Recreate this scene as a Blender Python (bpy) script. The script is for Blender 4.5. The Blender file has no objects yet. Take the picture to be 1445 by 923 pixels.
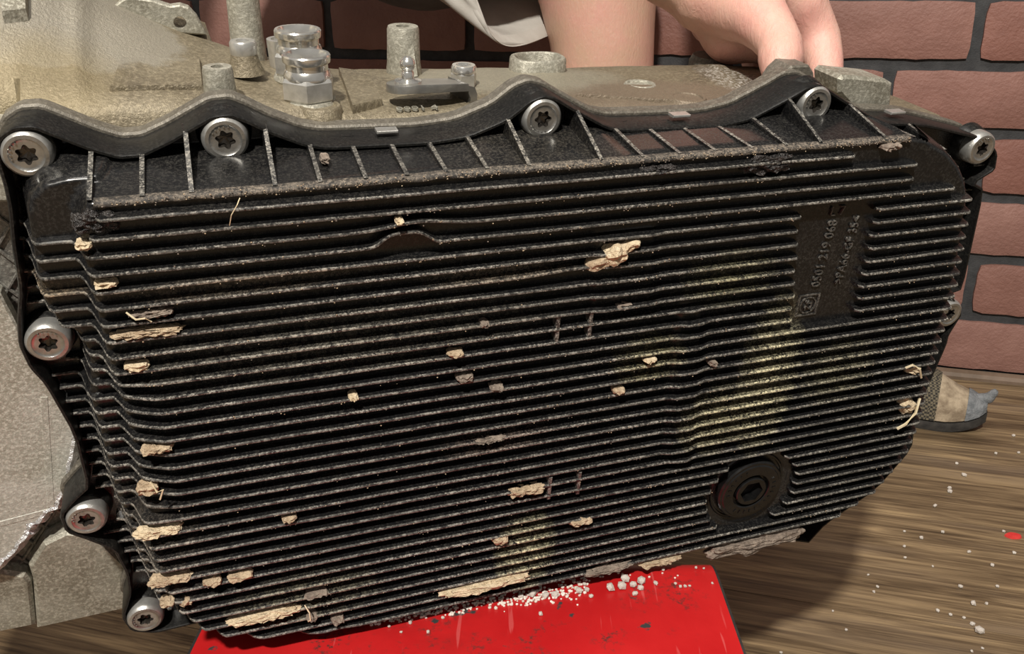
import bpy, bmesh, math, random
import numpy as np
from mathutils import Vector, Matrix, noise as mnoise
random.seed(7)
SC = bpy.context.scene
COL = SC.collection
# ------------------------------------------------------------------ camera, world, light, exposure
CAM_H, PITCH, FPX = 0.45, math.radians(21), 1230.7
cd = bpy.data.cameras.new('camera'); cam = bpy.data.objects.new('camera', cd); COL.objects.link(cam)
cam.location = (0, 0, CAM_H); cam.rotation_euler = (math.pi/2-PITCH, 0, 0)
cd.sensor_width = 36; cd.lens = FPX/1445*36; cd.clip_start = .01; cd.clip_end = 50
SC.camera = cam
w = bpy.data.worlds.new('room_world'); SC.world = w; w.use_nodes = True
w.node_tree.nodes['Background'].inputs[0].default_value = (1.0, .95, .88, 1)
w.node_tree.nodes['Background'].inputs[1].default_value = .25
def area(name, loc, target, size, power, col):
    l = bpy.data.lights.new(name, 'AREA'); l.shape = 'DISK'; l.size = size; l.energy = power; l.color = col
    o = bpy.data.objects.new(name, l); COL.objects.link(o); o.location = loc
    o.rotation_euler = (Vector(target)-Vector(loc)).to_track_quat('-Z', 'Y').to_euler(); return o
area('key_work_lamp', (-.22, -.80, 1.72), (.05, .45, .3), .09, 54, (1, .95, .87))
area('overhead_fill', (-.2, .1, 2.4), (0, .5, 0), .5, 16, (1, .95, .88))  # added overhead fill, gives the gloss plastic its highlights; no known fixture
SC.view_settings.view_transform = 'Standard'; SC.view_settings.look = 'None'
SC.view_settings.exposure = -.12; SC.view_settings.gamma = 1; SC.view_settings.use_curve_mapping = False

# ------------------------------------------------------------------ measured frame of the gearbox (pan plane) in the room
d1 = np.array([.94847085, -.12840076, .2896831]); d2 = np.array([-.03909199, .85981694, .50910376]); nn = np.cross(d1, d2)
cp, sp = math.cos(PITCH), math.sin(PITCH)
RW = np.array([[1, 0, 0], [0, -sp, cp], [0, -cp, -sp]])
def ray(px, py): return np.array([(px-722.5)/FPX, (py-461.5)/FPX, 1.])
DP = .305
_r = ray(38, 218); OC = _r*DP/(nn@_r)
def uvp(px, py, h=0):                      # photograph point -> millimetres on the plane h above the bolt heads
    r = ray(px, py); q = r*(DP-h*1e-3)/(nn@r)-OC
    return np.array([q@d1*1e3, q@d2*1e3])
def mmpx(u, v, h): return (OC+1e-3*(u*d1+v*d2-h*nn))[2]/FPX*1e3
def L(u, v, h): return (u*1e-3, -h*1e-3, -v*1e-3)
X, Y, Z = RW@d1, RW@nn, -(RW@d2); O = RW@OC+np.array([0, 0, CAM_H])
FRAME = Matrix(((X[0], Y[0], Z[0], O[0]), (X[1], Y[1], Z[1], O[1]), (X[2], Y[2], Z[2], O[2]), (0, 0, 0, 1)))
def onz(px, py, z):                        # point of the horizontal plane z
    r = RW@ray(px, py); t = (z-CAM_H)/r[2]; return np.array([r[0]*t, r[1]*t, z])
def ondepth(px, py, y):                    # point at room depth y
    r = RW@ray(px, py); t = y/r[1]; return Vector((r[0]*t, y, CAM_H+r[2]*t))

# ------------------------------------------------------------------ materials
def newmat(name):
    m = bpy.data.materials.new(name); m.use_nodes = True
    return m, m.node_tree.nodes, m.node_tree.links, m.node_tree.nodes['Principled BSDF']
def ramp(N, p0, p1, c0=(0, 0, 0, 1), c1=(1, 1, 1, 1)):
    r = N.new('ShaderNodeValToRGB'); r.color_ramp.elements[0].position = p0; r.color_ramp.elements[1].position = p1
    r.color_ramp.elements[0].color = c0; r.color_ramp.elements[1].color = c1; return r
def c4(c): return (c[0], c[1], c[2], 1)
def coords(N, Lk, scale=(1, 1, 1), rot=(0, 0, 0)):
    tc = N.new('ShaderNodeTexCoord'); mp = N.new('ShaderNodeMapping'); Lk.new(tc.outputs['Object'], mp.inputs[0])
    mp.inputs['Scale'].default_value = scale; mp.inputs['Rotation'].default_value = rot; return mp.outputs[0]
def noi(N, Lk, vec, scale, detail=4, rough=.6, dist=0):
    n = N.new('ShaderNodeTexNoise'); n.inputs['Scale'].default_value = scale; n.inputs['Detail'].default_value = detail
    n.inputs['Roughness'].default_value = rough; n.inputs['Distortion'].default_value = dist; Lk.new(vec, n.inputs['Vector']); return n.outputs[0]
def mix(N, Lk, fac, a, b, mode='MIX'):
    m = N.new('ShaderNodeMix'); m.data_type = 'RGBA'; m.blend_type = mode
    for i, v in ((0, fac), (6, a), (7, b)):
        if isinstance(v, (int, float)): m.inputs[i].default_value = v
        elif isinstance(v, tuple): m.inputs[i].default_value = c4(v)
        else: Lk.new(v, m.inputs[i])
    return m.outputs[2]
def mth(N, Lk, op, a, b=0.0, clamp=False):
    m = N.new('ShaderNodeMath'); m.operation = op; m.use_clamp = clamp
    for i, v in ((0, a), (1, b)):
        if isinstance(v, (int, float)): m.inputs[i].default_value = v
        else: Lk.new(v, m.inputs[i])
    return m.outputs[0]
def bump(N, Lk, B, hgt, strength, dist=.001):
    b = N.new('ShaderNodeBump'); b.inputs['Strength'].default_value = strength; b.inputs['Distance'].default_value = dist
    Lk.new(hgt, b.inputs['Height']); Lk.new(b.outputs[0], B.inputs['Normal'])
def simple(name, c1, c2, scale, rough=.6, metal=0., bscale=None, bstr=.3, bdist=.001, p=(.35, .65), c3=None, spec=.5, stretch=(1, 1, 1)):
    m, N, K, B = newmat(name); v = coords(N, K, stretch)
    f = ramp(N, *p); K.new(noi(N, K, v, scale), f.inputs[0]); col = mix(N, K, f.outputs[0], c1, c2)
    if c3:
        g = ramp(N, .58, .72); K.new(noi(N, K, v, scale*.31), g.inputs[0]); col = mix(N, K, g.outputs[0], col, c3)
    K.new(col, B.inputs['Base Color']); B.inputs['Roughness'].default_value = rough; B.inputs['Metallic'].default_value = metal
    B.inputs['Specular IOR Level'].default_value = spec
    if bscale: bump(N, K, B, noi(N, K, v, bscale, 3), bstr, bdist)
    return m
BLOBS = [  # stains of dust that lie on the pan: u, v, h, radius u, radius v, colour, strength
    (uvp(1082, 530, 28), 17, 46, (.74, .67, .42), 1.0), (uvp(1010, 590, 28), 22, 20, (.70, .63, .38), .8), (uvp(1030, 390, 28), 24, 14, (.5, .46, .25), .5),
    (uvp(740, 775, 28), 16, 26, (.74, .67, .42), .9), (uvp(915, 505, 28), 18, 14, (.58, .52, .27), .55), (uvp(1180, 520, 28), 22, 20, (.55, .5, .3), .45),
    (uvp(330, 400, 28), 62, 3.6, (.42, .33, .23), .8), (uvp(700, 384, 28), 34, 3.4, (.45, .36, .26), .8), (uvp(430, 840, 28), 36, 16, (.4, .36, .24), .55),
    (uvp(700, 620, 28), 26, 8, (.33, .24, .19), .6), (uvp(200, 770, 20), 30, 40, (.38, .31, .24), .3), (uvp(60, 410, 12), 16, 5, (.45, .33, .2), .6),
    (uvp(330, 255, 15), 150, 12, (.36, .32, .26), .05), (uvp(480, 480, 28), 90, 16, (.40, .36, .28), .4), (uvp(760, 215, 20), 45, 7, (.42, .36, .27), .2)]
def panmat(name, dust, rough, gain, dustcol=(.34, .32, .28), base=(.006, .006, .0065), spec=.5, midw=.35):
    m, N, K, B = newmat(name); v = coords(N, K)
    big = ramp(N, .40, .72); K.new(noi(N, K, coords(N, K, (14, 14, 46)), 1.6, 4), big.inputs[0])
    fine = ramp(N, .49, .58); K.new(noi(N, K, v, 900, 5, .8), fine.inputs[0])
    mid = ramp(N, .42, .7); K.new(noi(N, K, v, 230, 4, .7), mid.inputs[0])
    f = mth(N, K, 'MULTIPLY', mth(N, K, 'MULTIPLY_ADD', big.outputs[0], .8), fine.outputs[0])
    f = mth(N, K, 'MULTIPLY', mth(N, K, 'ADD', f, mth(N, K, 'MULTIPLY', mid.outputs[0], midw)), dust, True)
    col = mix(N, K, f, base, dustcol); tot = f
    for (uv, ru, rv, bc, st) in BLOBS:
        s = N.new('ShaderNodeVectorMath'); s.operation = 'SUBTRACT'; K.new(v, s.inputs[0]); s.inputs[1].default_value = L(uv[0], uv[1], 28)
        q = N.new('ShaderNodeVectorMath'); q.operation = 'MULTIPLY'; K.new(s.outputs[0], q.inputs[0]); q.inputs[1].default_value = (1000/ru, 14, 1000/rv)
        l = N.new('ShaderNodeVectorMath'); l.operation = 'LENGTH'; K.new(q.outputs[0], l.inputs[0])
        a = mth(N, K, 'SUBTRACT', 1.0, l.outputs['Value'], True)
        a = mth(N, K, 'MULTIPLY', mth(N, K, 'POWER', a, .6), st*gain)
        a = mth(N, K, 'MULTIPLY', a, mth(N, K, 'ADD', mth(N, K, 'MULTIPLY', fine.outputs[0], .75), mth(N, K, 'MULTIPLY', mid.outputs[0], .45)), True)
        col = mix(N, K, a, col, bc); tot = mth(N, K, 'MAXIMUM', tot, a)
    K.new(col, B.inputs['Base Color'])
    K.new(mth(N, K, 'MULTIPLY_ADD', tot, .5), B.inputs['Roughness'])
    B.inputs['Roughness'].default_value = rough
    mr = N.new('ShaderNodeMapRange'); K.new(tot, mr.inputs[0]); mr.inputs[3].default_value = rough; mr.inputs[4].default_value = .85
    K.new(mr.outputs[0], B.inputs['Roughness']); B.inputs['Specular IOR Level'].default_value = spec
    bump(N, K, B, noi(N, K, v, 300, 2), .06, .0004)
    return m
M_PAN = panmat('black_glass_filled_plastic', .07, .24, .45, midw=.08)
M_RIM = panmat('black_rim_plastic', .05, .36, .25, base=(.007, .0068, .0066), midw=.1, spec=.28)
M_FINTOP = panmat('dusty_fin_crest', .75, .30, 1.4, (.36, .335, .29), base=(.018, .0178, .0175))
M_LEDGE = panmat('dusty_ledge_crest', 1.1, .75, .8, (.20, .165, .13), base=(.02, .018, .016))
M_TEXT = panmat('worn_raised_plastic', .5, .3, .3, base=(.02, .019, .018))
M_PLUG = simple('black_plug_plastic', (.004, .004, .004), (.009, .009, .009), 300, .18, 0, 900, .2, .0004)
def alu(name, c1, c2, c3, rough, metal, scale=55, bs=700, bstr=.5, patches=False):
    m, N, K, B = newmat(name); v = coords(N, K)
    f = ramp(N, .32, .68); K.new(noi(N, K, v, scale, 5, .65), f.inputs[0])
    sp = ramp(N, .46, .66); K.new(noi(N, K, v, 620, 3, .7), sp.inputs[0])
    st = ramp(N, .52, .64); K.new(noi(N, K, v, 19, 4, .6, .6), st.inputs[0])
    col = mix(N, K, f.outputs[0], c1, c2); col = mix(N, K, mth(N, K, 'MULTIPLY', st.outputs[0], .75), col, c3)
    col = mix(N, K, mth(N, K, 'MULTIPLY', sp.outputs[0], .5), col, tuple(min(1, x*1.9) for x in c2))
    if patches:      # dry pale patch on the bell housing, brown film and white grit on the right end
        w1 = noi(N, K, v, 60, 4, .7)
        for (uv, b, ru, rv, bc, st, hard) in ((uvp(70, 10, -75), 75, 62, 30, (.30, .275, .225), .75, 12), (uvp(930, 135, -40), 40, 55, 30, (.19, .145, .105), .7, 4), (uvp(1050, 115, -60), 60, 17, 40, (.62, .60, .56), .9, 3), (uvp(720, 110, -80), 80, 60, 30, (.36, .34, .27), .5, 3), (uvp(60, 110, -40), 40, 30, 30, (.25, .20, .11), .6, 2)):
            s_ = N.new('ShaderNodeVectorMath'); s_.operation = 'SUBTRACT'; K.new(v, s_.inputs[0]); s_.inputs[1].default_value = (uv[0]*1e-3, b*1e-3, -uv[1]*1e-3)
            q = N.new('ShaderNodeVectorMath'); q.operation = 'MULTIPLY'; K.new(s_.outputs[0], q.inputs[0]); q.inputs[1].default_value = (1000/ru, 1000/rv*.9, 1000/rv)
            l = N.new('ShaderNodeVectorMath'); l.operation = 'LENGTH'; K.new(q.outputs[0], l.inputs[0])
            a = mth(N, K, 'ADD', mth(N, K, 'SUBTRACT', 1.0, l.outputs['Value']), mth(N, K, 'MULTIPLY', mth(N, K, 'SUBTRACT', w1, .5), .5))
            a = mth(N, K, 'MULTIPLY', a, hard, True); a = mth(N, K, 'MULTIPLY', a, st)
            if bc[0] > .6: a = mth(N, K, 'MULTIPLY', a, sp.outputs[0])
            col = mix(N, K, a, col, bc)
    K.new(col, B.inputs['Base Color']); B.inputs['Metallic'].default_value = metal; B.inputs['Roughness'].default_value = rough
    bump(N, K, B, noi(N, K, v, bs, 4, .7), bstr, .0008); return m
M_ALU = alu('oil_stained_cast_aluminium', (.145, .118, .075), (.215, .182, .125), (.12, .098, .068), .46, .35, patches=True, bstr=.7)
M_ALU2 = alu('grey_cast_aluminium', (.25, .235, .185), (.36, .345, .29), (.18, .16, .12), .46, .35)
M_ALU3 = alu('dark_machined_aluminium', (.10, .088, .07), (.15, .135, .11), (.08, .066, .05), .5, .3)
M_ALU4 = alu('pale_cast_wall', (.38, .375, .325), (.50, .495, .445), (.30, .28, .22), .5, .25)
M_GRID = alu('dirty_ribbed_casting', (.16, .15, .13), (.26, .25, .22), (.1, .09, .08), .5, .4)
M_TORN = simple('torn_bright_metal', (.42, .42, .42), (.85, .85, .86), 260, .35, .5, 500, .9, .002)
M_STEEL = simple('zinc_steel', (.30, .29, .27), (.46, .45, .42), 180, .32, .85, 900, .25, .0004)
M_STEELR = simple('steel_rim', (.48, .47, .44), (.64, .63, .60), 220, .36, .75, 900, .2, .0004)
M_SOCK = simple('dark_socket_steel', (.05, .045, .04), (.16, .14, .12), 400, .25, .8)  # darker steel tone inside the torx sockets
M_CHROME = simple('bright_plated_steel', (.70, .69, .65), (.88, .87, .84), 90, .2, .9)
M_LEVER = simple('grey_plated_lever', (.30, .29, .27), (.42, .41, .38), 120, .3, .8, 700, .2, .0004)
M_MUD = simple('dried_tan_mud', (.30, .21, .13), (.56, .44, .30), 420, .95, 0, 700, 1, .0015, (.3, .7))
M_MUDB = simple('pale_dried_mud', (.45, .34, .21), (.72, .60, .42), 420, .95, 0, 700, 1, .0015, (.3, .7))
M_MUDD = simple('grey_brown_mud', (.13, .10, .08), (.30, .24, .19), 380, .9, 0, 600, 1, .0015, (.3, .7))
M_GUNK = simple('black_oily_grit', (.01, .009, .009), (.07, .06, .055), 500, .3, 0, 700, 1, .002, (.35, .75))
M_STRAW = simple('pale_straw', (.62, .52, .33), (.75, .66, .46), 300, .8)
M_CRUMB = simple('white_grit', (.60, .52, .44), (.85, .80, .74), 300, .9, 0, 600, .6, .001)
M_SKIN, N, K, B = newmat('skin')
v = coords(N, K); f = ramp(N, .35, .68); K.new(noi(N, K, v, 22, 4), f.inputs[0])
col = mix(N, K, f.outputs[0], (.58, .37, .26), (.64, .34, .27))
g = ramp(N, .52, .75); K.new(noi(N, K, v, 260, 3), g.inputs[0]); col = mix(N, K, mth(N, K, 'MULTIPLY', g.outputs[0], .3), col, (.68, .46, .34))
s_ = N.new('ShaderNodeVectorMath'); s_.operation = 'DISTANCE'; K.new(v, s_.inputs[0]); s_.inputs[1].default_value = (.178, .45, .425)
hk = N.new('ShaderNodeMapRange'); K.new(s_.outputs['Value'], hk.inputs[0]); hk.inputs[1].default_value = .05; hk.inputs[2].default_value = .16; hk.inputs[3].default_value = .8; hk.inputs[4].default_value = 0
pk = mix(N, K, f.outputs[0], (.70, .44, .36), (.66, .31, .27)); col = mix(N, K, hk.outputs[0], col, pk)
K.new(col, B.inputs['Base Color']); B.inputs['Roughness'].default_value = .5; B.inputs['Subsurface Weight'].default_value = .12
B.inputs['Subsurface Radius'].default_value = (.012, .005, .003); B.inputs['Subsurface Scale'].default_value = .5
bump(N, K, B, noi(N, K, coords(N, K, (1, 1, .35), (0, .5, 0)), 330, 5, .7, .6), .55, .0012)
M_CLOTH = simple('pale_grey_cotton', (.50, .47, .42), (.58, .55, .50), 40, .9, 0, 1600, .3, .0006)
M_SHIRT = simple('dark_grey_cotton', (.08, .08, .085), (.11, .11, .115), 40, .9, 0, 1600, .3, .0006)
M_HAIR = simple('brown_hair', (.05, .03, .02), (.09, .06, .04), 200, .6)

# ------------------------------------------------------------------ mesh helpers
class MB:
    def __init__(s): s.v = []; s.f = []; s.m = []
    def add(s, vs, fs, m=0):
        o = len(s.v); s.v += [tuple(map(float, x)) for x in vs]; s.f += [tuple(i+o for i in f) for f in fs]; s.m += [m]*len(fs); return s
    def prism(s, poly, h0, h1, m=0, f=L, inset=0):       # polygon in (u,v) extruded along h (front h1 gets a chamfer)
        n = len(poly); a = [f(p[0], p[1], h0) for p in poly]; b = [f(p[0], p[1], h1-inset) for p in poly]
        q = offset(poly, -inset) if inset else poly; c = [f(p[0], p[1], h1) for p in q]
        fs = [(i, (i+1) % n, n+(i+1) % n, n+i) for i in range(n)]
        if inset: fs += [(n+i, n+(i+1) % n, 2*n+(i+1) % n, 2*n+i) for i in range(n)]
        fs += [tuple(range(n))[::-1], tuple(range(2*n, 3*n)) if inset else tuple(range(n, 2*n))]
        return s.add(a+b+(c if inset else []), fs, m)
    def rings(s, rings, m=0, cap0=True, cap1=True, closed=True):
        n = len(rings[0]); vs = [p for r in rings for p in r]; fs = []
        for k in range(len(rings)-1):
            for i in range(n if closed else n-1): fs.append((k*n+i, k*n+(i+1) % n, (k+1)*n+(i+1) % n, (k+1)*n+i))
        if cap0: fs.append(tuple(range(n))[::-1])
        if cap1: fs.append(tuple(range((len(rings)-1)*n, len(rings)*n)))
        return s.add(vs, fs, m)
    def build(s, name, mats, parent=None, smooth=False, angle=None, matrix=None):
        me = bpy.data.meshes.new(name); me.from_pydata(s.v, [], s.f)
        for mm in (mats if isinstance(mats, (list, tuple)) else [mats]): me.materials.append(mm)
        me.polygons.foreach_set('material_index', s.m)
        b = bmesh.new(); b.from_mesh(me); bmesh.ops.recalc_face_normals(b, faces=b.faces); b.to_mesh(me); b.free()
        if smooth:
            me.polygons.foreach_set('use_smooth', [True]*len(me.polygons))
            if angle: me.set_sharp_from_angle(angle=math.radians(angle))
        o = bpy.data.objects.new(name, me); COL.objects.link(o)
        if parent: o.parent = parent
        if matrix is not None: o.matrix_world = matrix
        return o
def offset(poly, d):                        # + grows a closed polygon
    P = np.array([(float(a), float(b)) for a, b in poly]); n = len(P)
    A = .5*sum(P[i][0]*P[(i+1) % n][1]-P[(i+1) % n][0]*P[i][1] for i in range(n)); sg = 1 if A > 0 else -1; out = []
    for i in range(n):
        a = P[i]-P[i-1]; b = P[(i+1) % n]-P[i]
        na = np.array([a[1], -a[0]])/max(np.hypot(*a), 1e-9); nb = np.array([b[1], -b[0]])/max(np.hypot(*b), 1e-9)
        k = na+nb; k = k/max(np.hypot(*k), 1e-9); out.append(P[i]+sg*d*k/max(k@na, .5))
    return out
def chaikin(P, it=2, closed=True):
    P = [np.array(p, float) for p in P]
    for _ in range(it):
        Q = []
        for i in range(len(P) if closed else len(P)-1):
            a, b = P[i], P[(i+1) % len(P)]; Q += [a*.75+b*.25, a*.25+b*.75]
        P = Q if closed else [P[0]]+Q+[P[-1]]
    return P
def ringxy(r, z, n, c=(0, 0, 0), ph=0, fn=None):
    return [(c[0]+(r if fn is None else r*fn(2*math.pi*i/n))*math.cos(2*math.pi*i/n+ph), c[1]+(r if fn is None else r*fn(2*math.pi*i/n))*math.sin(2*math.pi*i/n+ph), c[2]+z) for i in range(n)]
def lathe(prof, n=32, c=(0, 0, 0), ph=0, m=0, mb=None, cap0=True, cap1=True):     # metres, axis = local z
    mb = mb or MB(); return mb.rings([ringxy(r, z, n, c, ph) for r, z in prof], m, cap0, cap1)
def tag(o, label=None, cat=None, group=None, kind=None):
    for k, x in (('label', label), ('category', cat), ('group', group), ('kind', kind)):
        if x: o[k] = x
    return o
def empty(name, loc=(0, 0, 0), matrix=None):
    o = bpy.data.objects.new(name, None); COL.objects.link(o); o.empty_display_size = .02
    if matrix is not None: o.matrix_world = matrix
    else: o.location = loc
    return o
def sdf(P, poly):                           # signed distance, + outside ; P (n,2)
    V = np.array([(float(a), float(b)) for a, b in poly]); d = np.full(len(P), 1e9); ins = np.zeros(len(P), bool); n = len(V)
    for i in range(n):
        a, b = V[i], V[(i+1) % n]; e = b-a; w_ = P-a; t = np.clip((w_@e)/max(e@e, 1e-12), 0, 1)
        d = np.minimum(d, np.hypot(*(w_-t[:, None]*e).T))
        c = ((a[1] <= P[:, 1]) != (b[1] <= P[:, 1])); xi = a[0]+(P[:, 1]-a[1])*(e[0])/(e[1] if abs(e[1]) > 1e-12 else 1e-12)
        ins ^= c & (P[:, 0] < xi)
    return np.where(ins, -d, d)
def sstep(a, b, x): t = np.clip((x-a)/(b-a), 0, 1); return t*t*(3-2*t)

# ================================================================== THE SETTING
E = np.array([math.cos(math.radians(-15)), math.sin(math.radians(-15)), 0]); W0 = np.array([.60, .995, 0]); WN = np.array([E[1], -E[0], 0])
def wl(s, d, z): p = W0+E*s+WN*d; return (p[0], p[1], z)
WM = Matrix(((E[0], -WN[0], 0, W0[0]), (E[1], -WN[1], 0, W0[1]), (0, 0, 1, 0), (0, 0, 0, 1)))  # local x along wall, -y into room
# wall backing (mortar)
M_MORT = simple('black_mortar', (.030, .031, .033), (.055, .056, .058), 60, .75, 0, 500, .6, .001)
M_BRICKS = []
for i, (a, b) in enumerate([((.20, .092, .070), (.30, .150, .120)), ((.22, .105, .083), (.32, .170, .138)), ((.19, .080, .060), (.275, .125, .095))]):
    M_BRICKS.append(simple('red_brick_face_%d' % i, a, b, 16, .62, 0, 240, .7, .0016, (.3, .7), tuple(x*.72 for x in a)))
mb = MB()
mb.add([(-2.2, 0, 0), (1.2, 0, 0), (1.2, 0, 1.5), (-2.2, 0, 1.5), (-2.2, .05, 0), (1.2, .05, 0), (1.2, .05, 1.5), (-2.2, .05, 1.5)],
       [(0, 1, 2, 3), (5, 4, 7, 6), (0, 4, 5, 1), (3, 2, 6, 7), (0, 3, 7, 4), (1, 5, 6, 2)])
wall = tag(mb.build('wall_back', M_MORT, matrix=WM), kind='structure', label='wall of dark red bricks with wide black mortar joints')
PITCHZ, LEN, JOINT = .0736, .196, .0125
def brick_mesh(k, wd, ht):
    nx, nz = 14, 5; mb = MB(); vs = []; rr = random.Random(k)
    for j in range(nz+1):
        for i in range(nx+1):
            x = (i/nx-.5)*wd; z = (j/nz-.5)*ht; e = min(i, nx-i, j*1.0, (nz-j)*1.0)
            jx = .0016*mnoise.noise((x*60+k*9, z*60, 3.)) if e == 0 else 0
            jz = .0018*mnoise.noise((x*60, z*60+k*7, 8.)) if e == 0 else 0
            y = -.007 if e > 0 else -.0045
            y += .0009*mnoise.noise((x*45, z*45, k*5.))
            cx = 1-.014*(1 if (i in (0, nx) and j in (0, nz)) else 0)
            vs.append((x*cx+jx, y, z*(1-.07*(1 if (i in (0, nx) and j in (0, nz)) else 0))+jz))
    fs = [(j*(nx+1)+i, j*(nx+1)+i+1, (j+1)*(nx+1)+i+1, (j+1)*(nx+1)+i) for j in range(nz) for i in range(nx)]
    mb.add(vs, fs)
    edge = [i for i in range(nx+1)]+[j*(nx+1)+nx for j in range(1, nz+1)]+[nz*(nx+1)+i for i in range(nx-1, -1, -1)]+[j*(nx+1) for j in range(nz-1, 0, -1)]
    o = len(mb.v); mb.v += [(mb.v[i][0], .001, mb.v[i][2]) for i in edge]; n = len(edge)
    for a in range(n): mb.f.append((edge[a], o+a, o+(a+1) % n, edge[(a+1) % n])); mb.m.append(0)
    ob = mb.build('brick', M_BRICKS[k % 3], smooth=True, angle=60); me = ob.data; bpy.data.objects.remove(ob); return me
BM = [brick_mesh(k, LEN-JOINT, PITCHZ-JOINT) for k in range(9)]
OFF = [.060, .150, .045, .135, .024, -.088, .030, .11, .05, .14, .03, .12, .05]
for r in range(13):
    for k in range(-10, 6):
        s0 = OFF[r]+k*LEN
        if s0 < -2.05 or s0+LEN > 1.15: continue
        b = bpy.data.objects.new('brick', random.choice(BM)); COL.objects.link(b); b.parent = wall
        b.location = (s0+LEN/2, 0, r*PITCHZ+PITCHZ/2+.0055)
        if random.random() < .5: b.rotation_euler = (0, math.pi, 0)
mb = MB(); pr = [(-2.2, 0), (1.2, 0)]
prof = [(0, 0), (-.011, 0), (-.011, .004), (-.008, .008), (-.001, .010), (0, .010)]
mb.rings([[(s, p[0]-.006, p[1]) for p in prof] for s in (-2.2, 1.2)])
M_TRIM = simple('brown_trim', (.13, .09, .06), (.2, .14, .1), 30, .6)
tag(mb.build('baseboard_back', M_TRIM, matrix=WM), kind='structure', label='thin brown trim strip along the foot of the brick wall')
# floor of planks along the wall direction
def woodmat(k):
    m, N, K, B = newmat('brown_wood_plank_%d' % k)
    tc = N.new('ShaderNodeTexCoord'); ad = N.new('ShaderNodeVectorMath'); ad.operation = 'ADD'; K.new(tc.outputs['Object'], ad.inputs[0]); ad.inputs[1].default_value = (k*3.7, k*1.3, k*.9)
    def mp(s): q = N.new('ShaderNodeMapping'); K.new(ad.outputs[0], q.inputs[0]); q.inputs['Scale'].default_value = s; return q.outputs[0]
    g1 = noi(N, K, mp((3.2, 46, 1)), 1.5, 6, .65, .9); g2 = noi(N, K, mp((7, 260, 1)), 1.4, 4, .7, .3); g3 = noi(N, K, mp((2, 9, 1)), 1.6, 3, .5, 1.2)
    r = N.new('ShaderNodeValToRGB'); e = r.color_ramp.elements
    e[0].position = .40; e[0].color = (.055, .036, .020, 1); e[1].position = .64; e[1].color = (.40, .285, .155, 1)
    q = e.new(.485); q.color = (.150, .102, .056, 1); q = e.new(.55); q.color = (.245, .172, .096, 1)
    s = mth(N, K, 'ADD', mth(N, K, 'MULTIPLY', g1, .55), mth(N, K, 'ADD', mth(N, K, 'MULTIPLY', g2, .34), mth(N, K, 'MULTIPLY', g3, .14)))
    K.new(s, r.inputs[0])
    st = ramp(N, .5, .75); K.new(g3, st.inputs[0])
    col = mix(N, K, mth(N, K, 'MULTIPLY', st.outputs[0], .45), r.outputs[0], (.15, .115, .09))
    K.new(col, B.inputs['Base Color']); B.inputs['Roughness'].default_value = .42; bump(N, K, B, g2, .25, .0006); return m
WOOD = [woodmat(k) for k in range(3)]
FM = Matrix(((E[0], -E[1], 0, 0), (E[1], E[0], 0, 0), (0, 0, 1, 0), (0, 0, 0, 1)))
mb = MB(); wn = float(np.dot(W0, [-E[1], E[0], 0]))
mb.add([(-2.4, -1.6, -.03), (2.2, -1.6, -.03), (2.2, wn+.05, -.03), (-2.4, wn+.05, -.03), (-2.4, -1.6, -.004), (2.2, -1.6, -.004), (2.2, wn+.05, -.004), (-2.4, wn+.05, -.004)],
       [(3, 2, 1, 0), (4, 5, 6, 7), (0, 1, 5, 4), (1, 2, 6, 5), (2, 3, 7, 6), (3, 0, 4, 7)])
M_SUB = simple('dark_floor_gap', (.02, .015, .01), (.03, .02, .015), 20, .9)
floor = tag(mb.build('floor', M_SUB, matrix=FM), kind='structure', label='brown wood plank floor with dark grain')
seam = onz(1350, 884, 0); seam_n = float(seam[1]*E[0]-seam[0]*E[1]); PW = .152
def plank_mesh(k):
    l, wd, c = 1.2-.0006, PW-.0006, .0008; mb = MB()
    q = lambda i, z: [(-l/2+i, -wd/2+i, z), (l/2-i, -wd/2+i, z), (l/2-i, wd/2-i, z), (-l/2+i, wd/2-i, z)]
    mb.rings([q(0, -.004), q(0, 0)]); o = mb.build('plank', WOOD[k]); me = o.data; bpy.data.objects.remove(o); return me
PM = [plank_mesh(k) for k in range(3)]; i0 = -12; cnt = 0
for i in range(-12, 14):
    y0 = seam_n+i*PW
    if y0 < -1.5 or y0+PW > wn+.16: continue
    for j in range(-2, 2):
        p = bpy.data.objects.new('plank', PM[(i*2+j*5) % 3]); COL.objects.link(p); p.parent = floor
        p.location = (j*1.2+.28+(i*.17 % .3), y0+PW/2, 0); cnt += 1

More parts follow.
